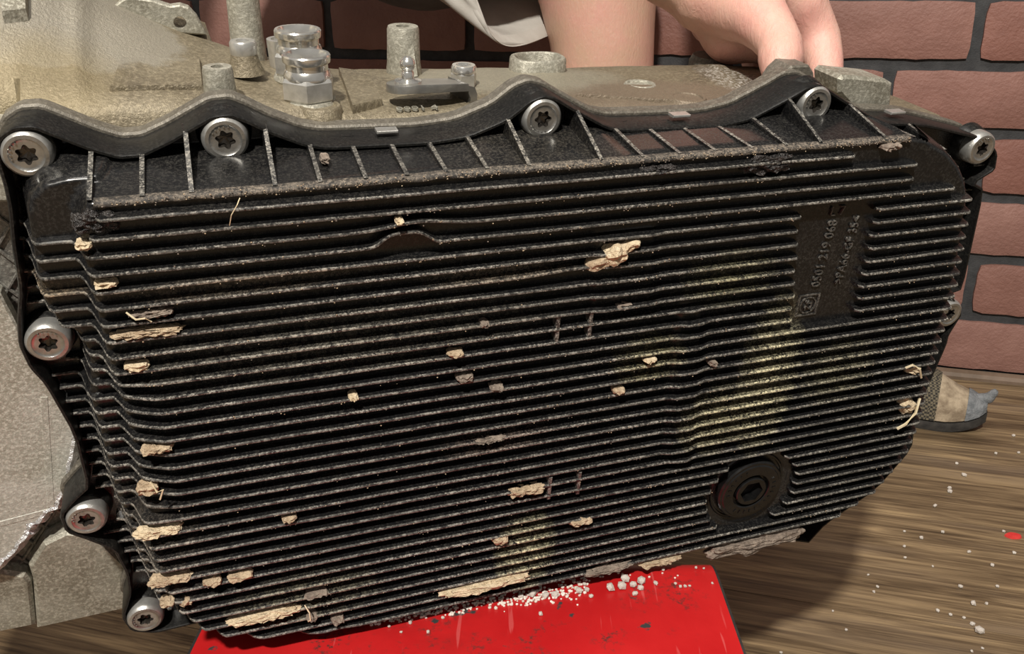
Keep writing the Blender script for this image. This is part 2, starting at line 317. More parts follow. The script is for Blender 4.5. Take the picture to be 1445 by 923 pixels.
# ================================================================== RED STAND
ST = .1745
def redmat():
    m, N, K, B = newmat('worn_red_enamel'); v = coords(N, K)
    f = ramp(N, .3, .7); K.new(noi(N, K, v, 9, 5), f.inputs[0]); col = mix(N, K, f.outputs[0], (.42, .008, .010), (.60, .022, .022))
    a = ramp(N, .54, .64); K.new(noi(N, K, v, 26, 6, .7), a.inputs[0]); b_ = ramp(N, .50, .62); K.new(noi(N, K, v, 320, 4, .7), b_.inputs[0])
    col = mix(N, K, mth(N, K, 'MULTIPLY', mth(N, K, 'MULTIPLY', a.outputs[0], b_.outputs[0]), .95), col, (.09, .03, .026))
    d_ = ramp(N, .52, .70); K.new(noi(N, K, v, 14, 5, .6), d_.inputs[0]); col = mix(N, K, mth(N, K, 'MULTIPLY', d_.outputs[0], .45), col, (.22, .012, .012))
    k = ramp(N, .66, .69); K.new(noi(N, K, v, 60, 4, .6), k.inputs[0]); col = mix(N, K, k.outputs[0], col, (.045, .045, .045))
    s = ramp(N, .66, .70); K.new(noi(N, K, coords(N, K, (260, 22, 30), (0, 0, .35)), 1, 2, .5, .4), s.inputs[0]); col = mix(N, K, mth(N, K, 'MULTIPLY', s.outputs[0], .22), col, (.8, .25, .24))
    K.new(col, B.inputs['Base Color']); B.inputs['Roughness'].default_value = .36; bump(N, K, B, noi(N, K, v, 180, 4), .15, .0008); return m
M_RED = redmat(); M_DK = simple('chipped_dark_edge', (.03, .03, .03), (.06, .05, .045), 120, .5, .3)
x0, x1, y0, y1, R = -.1448, .1045, .10, .3905, .022
stand = empty('steel_stand', (0, .26, 0)); tag(stand, 'red painted steel stand with chipped edges under the black oil pan', 'stand')
out = [(y1, .0), (y1, ST-R)]+[(y1-R+R*math.cos(a), ST-R+R*math.sin(a)) for a in np.linspace(0, math.pi/2, 9)[1:]]+[(y0+R+R*math.cos(a), ST-R+R*math.sin(a)) for a in np.linspace(math.pi/2, math.pi, 9)]+[(y0, 0)]
T = .003; inn = [(y1-T, 0), (y1-T, ST-R)]+[(y1-R+(R-T)*math.cos(a), ST-R+(R-T)*math.sin(a)) for a in np.linspace(0, math.pi/2, 9)[1:]]+[(y0+R+(R-T)*math.cos(a), ST-R+(R-T)*math.sin(a)) for a in np.linspace(math.pi/2, math.pi, 9)]+[(y0+T, 0)]
ring = out+inn[::-1]; mb = MB(); nr = len(ring)
xs = [x0, x0+.0012, x1-.0012, x1]
R_ = [[(x, p[0]-.26, p[1]) for p in ring] for x in xs]
mb.rings(R_[1:3], 0, False, False); mb.rings(R_[:2], 1, False, False); mb.rings(R_[2:], 1, False, False)
no = len(out)
for xi in (0, 3):
    o = len(mb.v); mb.v += R_[xi]
    for i in range(no-1): mb.f.append((o+i, o+i+1, o+nr-2-i, o+nr-1-i)); mb.m.append(1)
mb.build('bent_sheet', [M_RED, M_DK], stand, True, 40)
for x in (x0+.012, x1-.012):
    mb = MB(); pl = [(p[0]-.26, p[1]) for p in inn]; n = len(pl)
    mb.rings([[(x-.0015, a, b) for a, b in pl], [(x+.0015, a, b) for a, b in pl]]); mb.build('side_plate', M_RED, stand)

# ================================================================== GEARBOX WITH OIL PAN
GB = empty('automatic_gearbox', matrix=FRAME)
tag(GB, 'cast aluminium gearbox lying on its side with a finned black oil pan facing front', 'gearbox')
LIP = [(-9.2, 10), (-9.6, 1), (-7.5, -6), (-2, -9.3), (4, -9.4), (12, -5), (20, -.6), (27, 2.3), (34, 2.2), (43.5, -1.8), (52, -6.2), (58, -9.2), (64.5, -9.6), (70, -7), (77, -2.8), (88.7, 2.6), (96, 4.1), (116, 4.6), (133, 4.9), (148, 3.6), (163, -1.8), (172, -8.3), (177.5, -10), (183, -8.8), (190, -4.6), (205.5, 3.8), (213, 5.4), (238, 6.2), (256, 6.4), (270, 4.2), (286, -3), (295, -7.6), (302, -7.9), (311, -3.2), (322, 2.6), (334, 8.5), (342, 10.8), (353, 11.6), (365, 13), (392, 19.5), (403, 22.5)]
right = [uvp(*p, -1) for p in [(1407, 215), (1403, 240), (1374, 258), (1388, 266), (1357, 408), (1341, 414), (1358, 440), (1338, 472), (1335, 485), (1302, 560), (1291, 590), (1286, 632), (1235, 690), (1165, 738), (1136, 770)]]
left = [(40, 227), (14, 228), (3, 228.5), (-7, 224), (-9.5, 214), (-4, 200), (-3, 189), (-5.5, 174), (-14, 166), (-21, 160), (-21.5, 150), (-15, 143), (-9, 138), (-8.6, 112), (-13.5, 88), (-17, 80), (-18.3, 70), (-16.5, 60), (-13.2, 48), (-11.5, 30), (-9.6, 18)]
FL = LIP+[tuple(p) for p in right]+[(300, 228), (160, 228)]+left
FLs = []
for i in range(len(FL)):
    a, b = np.array(FL[i], float), np.array(FL[(i+1) % len(FL)], float); FLs += [a*.86+b*.14, a*.14+b*.86]
BOLTS = [(0, 0), (61.5, -.8), (177.4, -1), (300.4, 0.2), (399.5, 26.8), (414.2, 118.7), (-8.5, 70.2), (-12, 154.5), (.2, 217.4)]
MF = [(17.5, 10.5), (21, 8.5), (89, 8.5), (187, 8), (274, 7.5), (325, 8), (340, 10.5), (352, 16), (361, 23), (367, 30), (371.5, 38), (380, 82.6), (382.4, 131), (385.8, 165), (384, 184), (371, 206), (346, 222), (330, 222.5), (180, 221.5), (90, 220.5), (66, 217.5), (40, 210), (27, 202), (18, 186), (14, 165), (12.5, 140), (14.5, 130), (14.5, 80), (14.5, 57), (14.4, 35), (14.6, 16)]
LF = [(-2, 15), (-.5, 10), (4, 6), (12, 4.4), (22, 4.4), (22, 190), (13, 203), (9, 195), (7, 175), (5, 158), (5, 146), (3.2, 136), (3, 128), (3, 101), (2.5, 88), (4.6, 79), (5.5, 70), (4, 61.5), (-1.2, 56), (-4.2, 47), (-3.2, 30)]
DC = uvp(1057, 690, 27)
stepA = [uvp(948, 470, 26), uvp(930, 645, 26), uvp(968, 645, 26), uvp(988, 470, 26), uvp(990, 430, 26), uvp(960, 430, 26)]
stepB = [uvp(838, 330, 26), uvp(832, 440, 26), uvp(920, 425, 26), uvp(925, 318, 26)]
def HF(P):
    P = np.asarray(P, float)
    base = np.full(len(P), -10.)
    dm = sdf(P, MF); hm = 26-36*sstep(-.6, 8.2, dm)
    vl = np.interp(P[:, 0], [p[0] for p in LIP[3:]], [p[1] for p in LIP[3:]]); tw = np.clip(8.3-vl-1.6, 1.8, 5.0)
    top = (P[:, 1] < 10.5) & (P[:, 0] > 17) & (P[:, 0] < 330); hm = np.where(top, 26-36*np.clip((8.3-P[:, 1])/tw, 0, 1), hm)
    bev = np.clip((27-P[:, 0])*.45, 0, 6)*sstep(66, 84, P[:, 1])*(1-sstep(124, 142, P[:, 1])); hm = hm-bev
    hl = 12-22*sstep(-1.2, 4.6, sdf(P, LF))
    h = np.maximum(base, np.maximum(hm, hl))
    for stp, k in ((stepA, 1.6), (stepB, 1.0)): h = h+k*(1-sstep(-1.5, .3, sdf(P, stp)))*(h > 20)
    dd = np.hypot(P[:, 0]-DC[0], P[:, 1]-DC[1]); h = np.where(h > 15, h-2.0*(1-sstep(21, 25, dd)), h)
    return h
# pan body
du = 1.5; us = np.arange(-22, 438, du); vs_ = np.concatenate([np.arange(-12, 12, .6), np.arange(12, 231, du)]); UU, VV = np.meshgrid(us, vs_)
PP = np.stack([UU.ravel(), VV.ravel()], 1); HH = HF(PP); inside = sdf(PP, FL) < .2
idx = -np.ones(len(PP), int); idx[inside] = np.arange(inside.sum()); nu = len(us)
mb = MB(); mb.v = [L(p[0], p[1], h) for p, h in zip(PP[inside], HH[inside])]
for j in range(len(vs_)-1):
    for i in range(nu-1):
        q = [idx[j*nu+i], idx[j*nu+i+1], idx[(j+1)*nu+i+1], idx[(j+1)*nu+i]]
        if min(q) >= 0: mb.f.append(tuple(int(a) for a in q)); mb.m.append(0)
PAN = mb.build('oil_pan', M_PAN, GB, True); PAN['label'] = 'black plastic finned oil pan with dust and dried mud'
# rim around the pan
mb = MB(); inn_ = offset(FLs, -1.7); mid_ = offset(FLs, -.5); mi2 = offset(FLs, -1.3); n = len(FLs)
tilt = lambda p: 0
lay = [[L(*p, -18) for p in FLs], [L(*p, -.9) for p in FLs], [L(*p, 0) for p in mid_], [L(*p, 0) for p in mi2], [L(*p, -.9) for p in inn_], [L(*p, -18) for p in inn_]]
mb.rings(lay, 0, False, False); rim = mb.build('flange_rim', M_RIM, PAN, True, 35)
# ribs from the rim down to the face
lu = np.array([p[0] for p in LIP[3:]]); lv = np.array([p[1] for p in LIP[3:]])
def vlip(u): return float(np.interp(u, lu, lv))
for u in [18.9, 34.2, 49, 75, 89.7, 104.9, 119.1, 133.1, 147.8, 163.5, 191.6, 208.5, 223.9, 239.3, 255.3, 270.9, 286.9, 317.9, 334.2, 352.6]:
    vb = 8.6 if u < 325 else float(np.interp(u, [325, 340, 352, 361], [8.6, 11, 16.5, 23])); vt = vlip(u)+(1.2 if u > 20 else 2.4)
    hb = 25.6 if u < 330 else 24
    mb = MB(); t = .75
    for k, (tt, dv) in enumerate(((t+.5, 0), (t, .0))): pass
    poly = [(vt-.9, -.6), (vb-1.5, hb+.2), (vb+1.5, hb-3), (vb+1.5, -9), (vt-.9, -9.5)]
    a = [L(u-(t if h > -5 else t+.5), v_, h) for v_, h in poly]; b = [L(u+(t if h > -5 else t+.5), v_, h) for v_, h in poly]
    n5 = 5; mb.add(a+b, [(0, 1, 2, 3, 4), (9, 8, 7, 6, 5)]+[(i, (i+1) % 5, 5+(i+1) % 5, 5+i) for i in range(1, 5)])
    mb.add(a+b, [(0, 1, 6, 5)], 1); mb.build('rib', [M_PAN, M_FINTOP], PAN)
# dusty ledge along the top of the face
mb = MB(); R_ = []
for u in np.arange(20, 331, 2.5):
    j = .5*mnoise.noise((u*.11, 2., 1.)); k = .5*mnoise.noise((u*.23, 9., 1.))
    R_.append([L(u, 7.2+j*.5, 24), L(u, 7.7+j*.6, 26.8+k), L(u, 9.0+j, 27.6+k), L(u, 9.8+j, 26.4), L(u, 9.8, 23)])
mb.rings(R_); mb.build('top_ledge', M_LEDGE, PAN, True)
# cooling fins
RIGHT_END = {0: uvp(1212, 221, 31)[0], 1: uvp(1301, 231, 31)[0], 2: uvp(1296, 250, 31)[0], 3: uvp(1356, 264, 31)[0]}
txtL = lambda v_: np.interp(v_, [33, 90], [282, 291.0]); txtR = lambda v_: np.interp(v_, [33, 90], [318.5, 322.5])
fin_v = [12.7+6.24*i for i in range(34)]
def dev(i, u):
    a = 0.
    if i == 2: a -= 2.1*math.exp(-((u-122)/13)**2)
    if i == 3: a -= 4.6*math.exp(-((u-117)/9)**4)*(1 if u < 127 else .75)
    if i == 6: a -= 1.2*math.exp(-((u-185)/16)**2)
    if i == 33: a -= 1.1*math.exp(-((u-82)/7)**2)
    a += .22*mnoise.noise((u*.03, i*3.1, .5))
    return a
for i, v0 in enumerate(fin_v):
    uu = np.arange(-22, 436, 1.5); pts = np.stack([uu, np.full_like(uu, v0)], 1)
    ok = sdf(pts, FL) < -1.0
    for (bu, bv) in BOLTS: ok &= np.hypot(uu-bu, v0-bv) > 11.5
    if i == 33: v0 -= .6
    if v0 < 16: ok &= uu > 19
    elif i <= 1: ok &= uu > 16
    if i in RIGHT_END: ok &= uu < RIGHT_END[i]
    if 34 < v0 < 90.5: ok &= ~((uu > txtL(v0)) & (uu < txtR(v0)))
    ok &= np.hypot(uu-DC[0], v0-DC[1]) > 24
    H0 = HF(pts)
    if v0 > 196: ok &= H0 > 3
    ker = np.ones(3)/3; Hs = np.convolve(np.pad(H0, 1, 'edge'), ker, 'valid')
    fh = np.where(Hs > 18, 4.8, np.where(Hs > 4, 3.6, 4.6)); fh = np.convolve(np.pad(fh, 3, 'edge'), np.ones(7)/7, 'valid')
    seg = []; cur = []
    for k in range(len(uu)):
        if ok[k]: cur.append(k)
        elif cur: seg.append(cur); cur = []
    if cur: seg.append(cur)
    for s_ in seg:
        if len(s_) < 4: continue
        mb = MB(); A = []
        for a, k in enumerate(s_):
            u = uu[k]; dv = dev(i, u); vv = v0+dv; top = Hs[k]+fh[k]
            if a == 0 and Hs[k] > 20 or a == len(s_)-1 and Hs[k] > 20: top -= 1.6
            bot = min(Hs[k], H0[k])-1.5; tw = .60+.14*mnoise.noise((u*.2, i*7., 2.)); bw = 1.35
            A.append([L(u, vv-bw, bot), L(u, vv-tw, top-.8), L(u, vv-tw*.5, top), L(u, vv+tw*.35, top), L(u, vv+tw*.85, top-.5), L(u, vv+bw, bot)])
        nA = len(A)
        for c in range(nA-1):
            for e_ in range(5): mb.add([A[c][e_], A[c][e_+1], A[c+1][e_+1], A[c+1][e_]], [(0, 1, 2, 3)], 1 if e_ in (1, 2, 3) else 0)
        mb.add(A[0], [tuple(range(6))]); mb.add(A[-1], [tuple(range(6))])
        me_o = mb.build('fin', [M_PAN, M_FINTOP], PAN)
        b = bmesh.new(); b.from_mesh(me_o.data); bmesh.ops.remove_doubles(b, verts=b.verts, dist=1e-6); bmesh.ops.recalc_face_normals(b, faces=b.faces); b.to_mesh(me_o.data); b.free()
# small cross webs between fins
for px, py, n_ in [(786, 464, 2), (832, 459, 2), (775, 687, 2), (816, 680, 2)]:
    c = uvp(px, py, 29); mb = MB()
    mb.prism([(c[0]-.8, c[1]-6.4), (c[0]+.8, c[1]-6.4), (c[0]+.6, c[1]+6.4), (c[0]-1, c[1]+6.4)], 25, 30.4, 0, L, .3); mb.build('cross_web', M_FINTOP, PAN)
# raised lettering and emblem on the pan
def text(s, u, v, size, h, parent, mat, rot, depth=.5, name='raised_lettering', M3=None, fit=None):
    cu = bpy.data.curves.new(name, 'FONT'); cu.body = s; cu.size = size; cu.extrude = depth*.5e-3; cu.align_x = 'LEFT'; cu.resolution_u = 2
    to = bpy.data.objects.new(name, cu); COL.objects.link(to); dg = bpy.context.evaluated_depsgraph_get()
    me = bpy.data.meshes.new_from_object(to.evaluated_get(dg)); bpy.data.objects.remove(to)
    if fit:
        k = fit*1e-3/max(q.co.x for q in me.vertices)
        for q in me.vertices: q.co.x *= k; q.co.y *= k*1.1
    me.materials.clear(); me.materials.append(mat); o = bpy.data.objects.new(name, me); COL.objects.link(o); o.parent = parent
    if M3 is None:   # text lies in the pan plane: x->u, y->-v ; rotate about the normal
        R3 = Matrix(((1, 0, 0), (0, 0, -1), (0, 1, 0))) @ Matrix.Rotation(rot, 3, 'Z')
    else: R3 = M3
    o.matrix_local = Matrix.Translation(L(u, v, h)) @ R3.to_4x4(); return o
a = uvp(1155, 404, 26.3); text('0501 219 068', a[0], a[1], .0098, 26.5, PAN, M_TEXT, math.radians(88), .9, fit=float(a[1]-uvp(1164, 312, 26.3)[1]))
a = uvp(1186, 400, 26.3); text('>PA66-GF 35<', a[0], a[1], .0082, 26.5, PAN, M_TEXT, math.radians(88), .9, fit=float(a[1]-uvp(1194, 306, 26.3)[1]))
a = uvp(1170, 301, 26.3); text('L 7', a[0], a[1]+1, .006, 26.5, PAN, M_TEXT, 0, .9)
c = uvp(1139, 430, 26); mb = MB(); s_ = 5.4
sq = [(c[0]-s_, c[1]-s_), (c[0]+s_, c[1]-s_), (c[0]+s_, c[1]+s_), (c[0]-s_, c[1]+s_)]
mb.rings([[L(*p, 25.5) for p in sq], [L(*p, 26.6) for p in sq], [L(*p, 26.6) for p in offset(sq, -.7)], [L(*p, 25.5) for p in offset(sq, -.7)]], 0, False, False)
cir = lambda r: [(c[0]+r*math.cos(t), c[1]+r*math.sin(t)) for t in np.linspace(0, 2*math.pi, 28, False)]
mb.rings([[L(*p, 25.5) for p in cir(4.3)], [L(*p, 26.6) for p in cir(4.3)], [L(*p, 26.6) for p in cir(3.7)], [L(*p, 25.5) for p in cir(3.7)]], 0, False, False)
mb.build('emblem', M_TEXT, PAN)
text('ZF', c[0]+1.6, c[1]+2.6, .0048, 26.5, PAN, M_TEXT, math.radians(88), .9)
# bolts
M_DUMMY = None
def bolt_parts():
    n = 48; mb = MB(); rr = lambda r, z: ringxy(r*1e-3, z*1e-3, n)
    star = lambda z, k=1: ringxy(2.75e-3*k, z*1e-3, n, fn=lambda t: 1+.17*math.cos(6*t))
    mb.rings([rr(7.9, -6.5), rr(8.0, -5.6), rr(7.9, -2.2), rr(7.5, -.9), rr(6.7, -.1)], 1, True, False)
    mb.rings([rr(6.7, -.1), rr(5.5, 0), rr(5.1, -.35), rr(4.2, -.45), star(-.45, 1.08)], 0, False, False)
    for t in range(5):
        a = .5+t*.32
        mb.add(ringxy(.35e-3, -.15e-3, 6, (4.7e-3*math.cos(a), 4.7e-3*math.sin(a), 0))+ringxy(.3e-3, .12e-3, 6, (4.7e-3*math.cos(a), 4.7e-3*math.sin(a), 0)), [tuple(range(6, 12))]+[(i, (i+1) % 6, 6+(i+1) % 6, 6+i) for i in range(6)], 0)
    hd = mb.build('pan_bolt', [M_STEEL, M_STEELR], None, True, 40)
    mb = MB(); mb.rings([star(-.45, 1.08), star(-.9), star(-3.6, .96), ringxy(.2e-3, -4.2e-3, n)], 0, False, True); so = mb.build('torx_socket', M_SOCK, None, True, 40)
    return hd, so
hd, so = bolt_parts(); RB = Matrix(((1, 0, 0), (0, 0, -1), (0, 1, 0))).to_4x4()
for k, (u, v_) in enumerate(BOLTS):
    a = hd if k == 0 else hd.copy(); b = so if k == 0 else so.copy()
    if k: COL.objects.link(a); COL.objects.link(b)
    a.parent = GB; a.matrix_local = Matrix.Translation(L(u, v_, 1.0)) @ RB @ Matrix.Rotation(random.random()*6, 4, 'Z'); b.parent = a
for u, v_ in BOLTS:
    mb = MB(); mb.rings([ringxy(r*1e-3, z*1e-3, 28) for r, z in ((9.6, -11.5), (8.8, -7.2), (8.2, -6.2))]); o = mb.build('bolt_seat', M_RIM, PAN, True, 40); o.matrix_local = Matrix.Translation(L(u, v_, 1.0)) @ RB
# drain plug
n = 48; PL = empty('drain_plug'); bpy.data.objects.remove(PL)
mb = MB(); rr = lambda r, z: ringxy(r*1e-3, z*1e-3, n)
mb.rings([rr(21.2, -4), rr(21.2, -.6), rr(20.4, .2), rr(19.6, .2), rr(19.2, -.8), rr(18.2, -.8), rr(17.9, 3.2), rr(17.2, 4.0), rr(16.2, 4.0), rr(15.6, 4.6), rr(10.4, 4.6), rr(10, 4.2), rr(9.8, 1.6), rr(8.6, 1.6), rr(8.4, 4.6), rr(8.0, 5.0)], 0, True, False)
hexr = lambda z, k=1: ringxy(6.4e-3*k, z*1e-3, n, fn=lambda t: math.cos(math.pi/6)/math.cos((t % (math.pi/3))-math.pi/6))
mb.rings([rr(8.0, 5.0), hexr(5.0), ], 0, False, False)
plug = mb.build('drain_plug', M_PLUG, GB, True, 35); plug['label'] = 'round black drain plug with a hexagonal socket'
plug.matrix_local = Matrix.Translation(L(DC[0], DC[1], 24.5)) @ RB
mb = MB(); mb.rings([hexr(5.0), hexr(-1.5, .98), ringxy(.2e-3, -1.8e-3, n)], 0, False, True); mb.build('hex_socket', M_PLUG, plug, True, 30)
mb = MB()
for t in np.linspace(0, 2*math.pi, 26, False):
    if .7 < t < 1.7 or 3.2 < t < 4.0: continue
    mb.add([(r*1e-3*math.cos(t+a), r*1e-3*math.sin(t+a), z*1e-3) for z in (4.5, 4.9) for r, a in ((12.2, -.03), (14.0, -.03), (14.0, .03), (12.2, .03))], [(4, 5, 6, 7), (0, 1, 5, 4), (1, 2, 6, 5), (2, 3, 7, 6), (3, 0, 4, 7)])
mb.build('raised_marks', M_PLUG, plug)

# ---------------------------------------------------------------- the casting behind the pan
su = np.array([-170, -60, -15, 20, 50, 85, 110, 190, 254, 300, 340, 380, 398])
W1 = np.array([30, 14, 8, 6, 5.5, 2, -2.5, -4.5, -7, -8, -10, -17, -20.])      # just behind the flange
W3 = np.array([80, 44, 24, 15, 11, 3, -2, -4, -6.5, -7.5, -9, -16, -20.])     # b=60
W4 = np.array([170, 82, 50, 29, 15.5, 2.4, -3.6, -6, -8, -8.8, -11.2, -19, -24.])  # b=100
W5 = np.array([230, 150, 105, 40, -6, -32, -38, -42, -45, -46, -48, -55, -58.])  # b=150
mb = MB(); R_ = []
for u in np.concatenate([np.arange(-170, 110, 2), np.arange(110, 399, 8)]):
    g = lambda A: float(np.interp(u, su, A))
    b0 = 26 if u > -6 else 34
    w1, w3, w4, w5 = (sum(float(np.interp(u+k, su, A)) for k in (-12, -6, 0, 6, 12))/5 for A in (W1, W3, W4, W5))
    key = [(b0, -205), (b0, -100), (b0, -30), (b0, w1-14), (b0, w1-3), (b0+3, w1), (40, w1*.6+w3*.4), (60, w3), (80, (w3+w4)/2+1), (94, w4+.5), (102, w4), (114, w4-3 if u > 60 else w4+5), (135, (w4+w5)/2), (152, w5), (168, -100), (160, -195)]
    cr = 1.6*math.exp(-((u-14)/3.2)**2)+1.2*(1/(1+math.exp((u-13)/2.0)))
    ring = [L(u, -(w_+.9*mnoise.noise((u*.05, b_*.05, 1.))+(cr if 36 < b_ < 120 else 0)), -b_) for b_, w_ in key]; R_.append(ring)
mb.rings(R_); case = mb.build('main_casting', M_ALU, GB, True, 50)
def caseW(u, b):
    w1, w3, w4, w5 = (sum(float(np.interp(u+k, su, A)) for k in (-12, -6, 0, 6, 12))/5 for A in (W1, W3, W4, W5)); b0 = 26 if u > -6 else 34
    return float(np.interp(b, [b0+3, 40, 60, 80, 94, 102, 114, 135, 152], [w1, w1*.6+w3*.4, w3, (w3+w4)/2+1, w4+.5, w4, w4-3 if u > 60 else w4+5, (w4+w5)/2, w5]))
def onsurf(px, py):                         # depth at which the sight line meets the top of the casting
    for b in np.arange(29, 112, .5):
        a = uvp(px, py, -b)
        if -a[1] <= caseW(a[0], b): return float(b)
    return 100.
# flange of the casting that the pan is bolted to
mb = MB(); q = offset(FLs, 1.6); keep = [p for p in q]
mb.prism([(p[0], max(p[1], -12)) for p in keep], -25, -18.2, 0, L, .8); mb.build('casting_flange', M_ALU3, GB)
def local(px, py, b): a = uvp(px, py, -b); return (a[0]*1e-3, b*1e-3, -a[1]*1e-3), mmpx(a[0], a[1], -b)*1e-3
def post(name, px, pyb, pyt, wpx, b, mat, prof=None, hole=True, taper=1.06, parent=GB, n=28):
    p, s = local(px, pyb, b); r = wpx*s/2; _, s2 = local(px, pyt, b); H_ = (pyb-pyt)*s*1.02
    P_ = [(r*taper*1.12, -.012), (r*taper*1.05, .001), (r*taper, .004), (r, H_-.0012), (r*.94, H_)]
    mb = MB(); mb.rings([ringxy(a, z, n, p) for a, z in P_]+([ringxy(r*.42, H_, n, p), ringxy(r*.38, H_-.008, n, p)] if hole else []))
    return mb.build(name, mat, parent, True, 40), p, r, H_
post('threaded_boss', 350, 66, -18, 43, 96, M_ALU2)
post('threaded_boss', 312, 138, 95, 41, 34, M_ALU2)
o, p, r, H_ = post('threaded_boss', 570, 100, 40, 44, 92, M_ALU2)
mb = MB(); mb.add([(p[0]+.0005, p[1]-r*1.5, p[2]), (p[0]+.004, p[1]-r*1.5, p[2]), (p[0]+.003, p[1]-r*.9, p[2]+H_*.72), (p[0]+.0005, p[1]-r*.9, p[2]+H_*.72), (p[0]-.001, p[1], p[2]), (p[0]+.006, p[1], p[2]), (p[0]+.004, p[1], p[2]+H_*.75), (p[0]-.001, p[1], p[2]+H_*.75)],
       [(0, 1, 2, 3), (0, 3, 7, 4), (1, 5, 6, 2), (3, 2, 6, 7)]); mb.build('web', M_ALU2, o)
# capped sleeve
p, s = local(346, 92, 62); r = 18*s; mb = MB(); mb.rings([ringxy(a*r, z*r, 28, p) for a, z in ((1.5, -.6), (1.15, .2), (.98, .9))]); o = mb.build('sleeve_boss', M_ALU, GB, True, 40)
mb = MB(); mb.rings([ringxy(a*r, z*r, 28, p) for a, z in ((.98, .85), (1.02, .95), (1.02, 1.75), (.92, 1.9), (.5, 1.9), (.42, 1.5))]); mb.build('sleeve', M_STEELR, o, True, 40)
# cooler line fittings
def fitting(px, py, wpx, b, nm='line_fitting', sc=1.):
    p, s = local(px, py, b); r = wpx*s/2*sc
    mb = MB(); hx = lambda a, z: [(p[0]+a*r*math.cos(math.pi/3*k+.35), p[1]+a*r*math.sin(math.pi/3*k+.35), p[2]+z*r) for k in range(6)]
    mb.rings([hx(1.08, .12), hx(1.16, .22), hx(1.16, .92), hx(1.06, 1.05)]); o = mb.build(nm, M_STEELR, GB); o['label'] = 'bright plated hexagon line fitting'
    mb = MB(); mb.rings([ringxy(a*r, z*r, 36, p) for a, z in ((1.12, -.35), (1.2, -.1), (1.1, .12))]); mb.build('seat_washer', M_ALU2, o, True, 40)
    mb = MB(); mb.rings([ringxy(a*r, z*r, 36, p) for a, z in ((1.0, 1.0), (1.0, 1.1), (.93, 1.3), (.88, 1.36), (.88, 1.6), (.98, 1.66), (1.0, 1.74), (1.0, 1.92), (.96, 1.98), (.84, 1.98), (.78, 1.8), (.70, 1.0))]); mb.build('tube_collar', M_CHROME, o, True, 30)
    return o
fitting(437, 142, 66, 42); fitting(425, 106, 64, 66)
p, s = local(398, 72, 84); mb = MB(); r = 20*s; mb.rings([ringxy(a*r, z*r, 30, p) for a, z in ((.9, -1.2), (1, .5), (1, .85), (.7, .85), (.65, .4))]); mb.build('ring_boss', M_STEELR, GB, True, 40)
# selector lever with ball stud and nut
def bar(P, hw, th, z0, mat, name, parent):                # plan polyline P (metres local x,y,z) with half widths
    pass
e0, s = local(576, 130, 40); e1, _ = local(668, 112, 52); e2, _ = local(640, 92, 72)
mb = MB()
plan = []
c0 = Vector(e0); c1 = Vector(local(649, 117, 47)[0]); dirv = (c1-c0); dirv.z = 0; dirv.normalize(); per = Vector((-dirv.y, dirv.x, 0))
zt = e0[2]+.004; th = .0032
for a in np.linspace(math.pi/2, 3*math.pi/2, 12): plan.append(c0+dirv*math.cos(a)*.0088+per*math.sin(a)*.0088)
plan.append(c0-per*.0088+dirv*.012); plan.append(c1-per*.0085-dirv*.001); plan.append(c1+per*.008-dirv*.001); plan.append(c0+per*.0088+dirv*.01)
za = lambda q: zt+(c1.z+.001-zt)*float(np.clip((q-c0).dot(dirv)/(c1-c0).length, 0, 1.1))-.10*(q-c0).dot(per)
mb.rings([[(q.x, q.y, za(q)-th) for q in plan], [(q.x, q.y, za(q)-.0005) for q in plan], [(c0.x+(q.x-c0.x)*.985, c0.y+(q.y-c0.y)*.97, za(q)) for q in plan]])
lever = mb.build('selector_lever', M_LEVER, GB, True, 30); lever['label'] = 'grey bent steel lever with a ball stud'
a_, b_ = c1-per*.0085-dirv*.001, c1+per*.008-dirv*.001; zz = za(c1)
mb = MB(); sec = lambda q: [(q.x, q.y, zz-th), (q.x, q.y, zz), (q.x+dirv.x*.003, q.y+dirv.y*.003, zz-.001), (q.x+dirv.x*.0042, q.y+dirv.y*.0042, zz-.004), (q.x+dirv.x*.0042, q.y+dirv.y*.0042, zz-.016), (q.x+dirv.x*.001, q.y+dirv.y*.001, zz-.016), (q.x+dirv.x*.001, q.y+dirv.y*.001, zz-.005)]
mb.rings([sec(a_), sec(b_)]); mb.build('bent_tab', M_LEVER, lever, True, 30)
mb = MB(); cb = (c0.x, c0.y, za(c0)); mb.rings([ringxy(r*1e-3, z*1e-3, 24, cb) for r, z in ((5.4, 0), (5.4, .8), (3.2, 1.2), (2.5, 1.6), (2.4, 4.0), (2.1, 4.4))]+[ringxy(3.1e-3*math.cos(t), 7.2e-3+3.1e-3*math.sin(t), 24, cb) for t in np.linspace(-.9, 1.45, 9)]); mb.build('ball_stud', M_CHROME, lever, True, 50)
p, s = local(654, 127, 66); r = 19*s; mb = MB(); hx = lambda a, z: [(p[0]+a*r*math.cos(math.pi/3*k+.1), p[1]+a*r*math.sin(math.pi/3*k+.1), p[2]+z*r) for k in range(6)]
mb.rings([hx(1.0, -.1), hx(1.0, 1.25), hx(.94, 1.36)]); nut = mb.build('lock_nut', M_STEELR, GB)
mb = MB(); mb.rings([ringxy(a*r, z*r, 28, p) for a, z in ((.93, 1.34), (.93, 1.7), (.84, 1.86), (.58, 1.86), (.5, 1.6), (.48, 1.4))]); mb.build('nut_collar', M_CHROME, nut, True, 40)
mb = MB(); mb.rings([ringxy(a*r, z*r, 28, p) for a, z in ((1.5, -.35), (1.5, -.12), (1.4, -.05))]); mb.build('washer', M_ALU2, nut, True, 40)
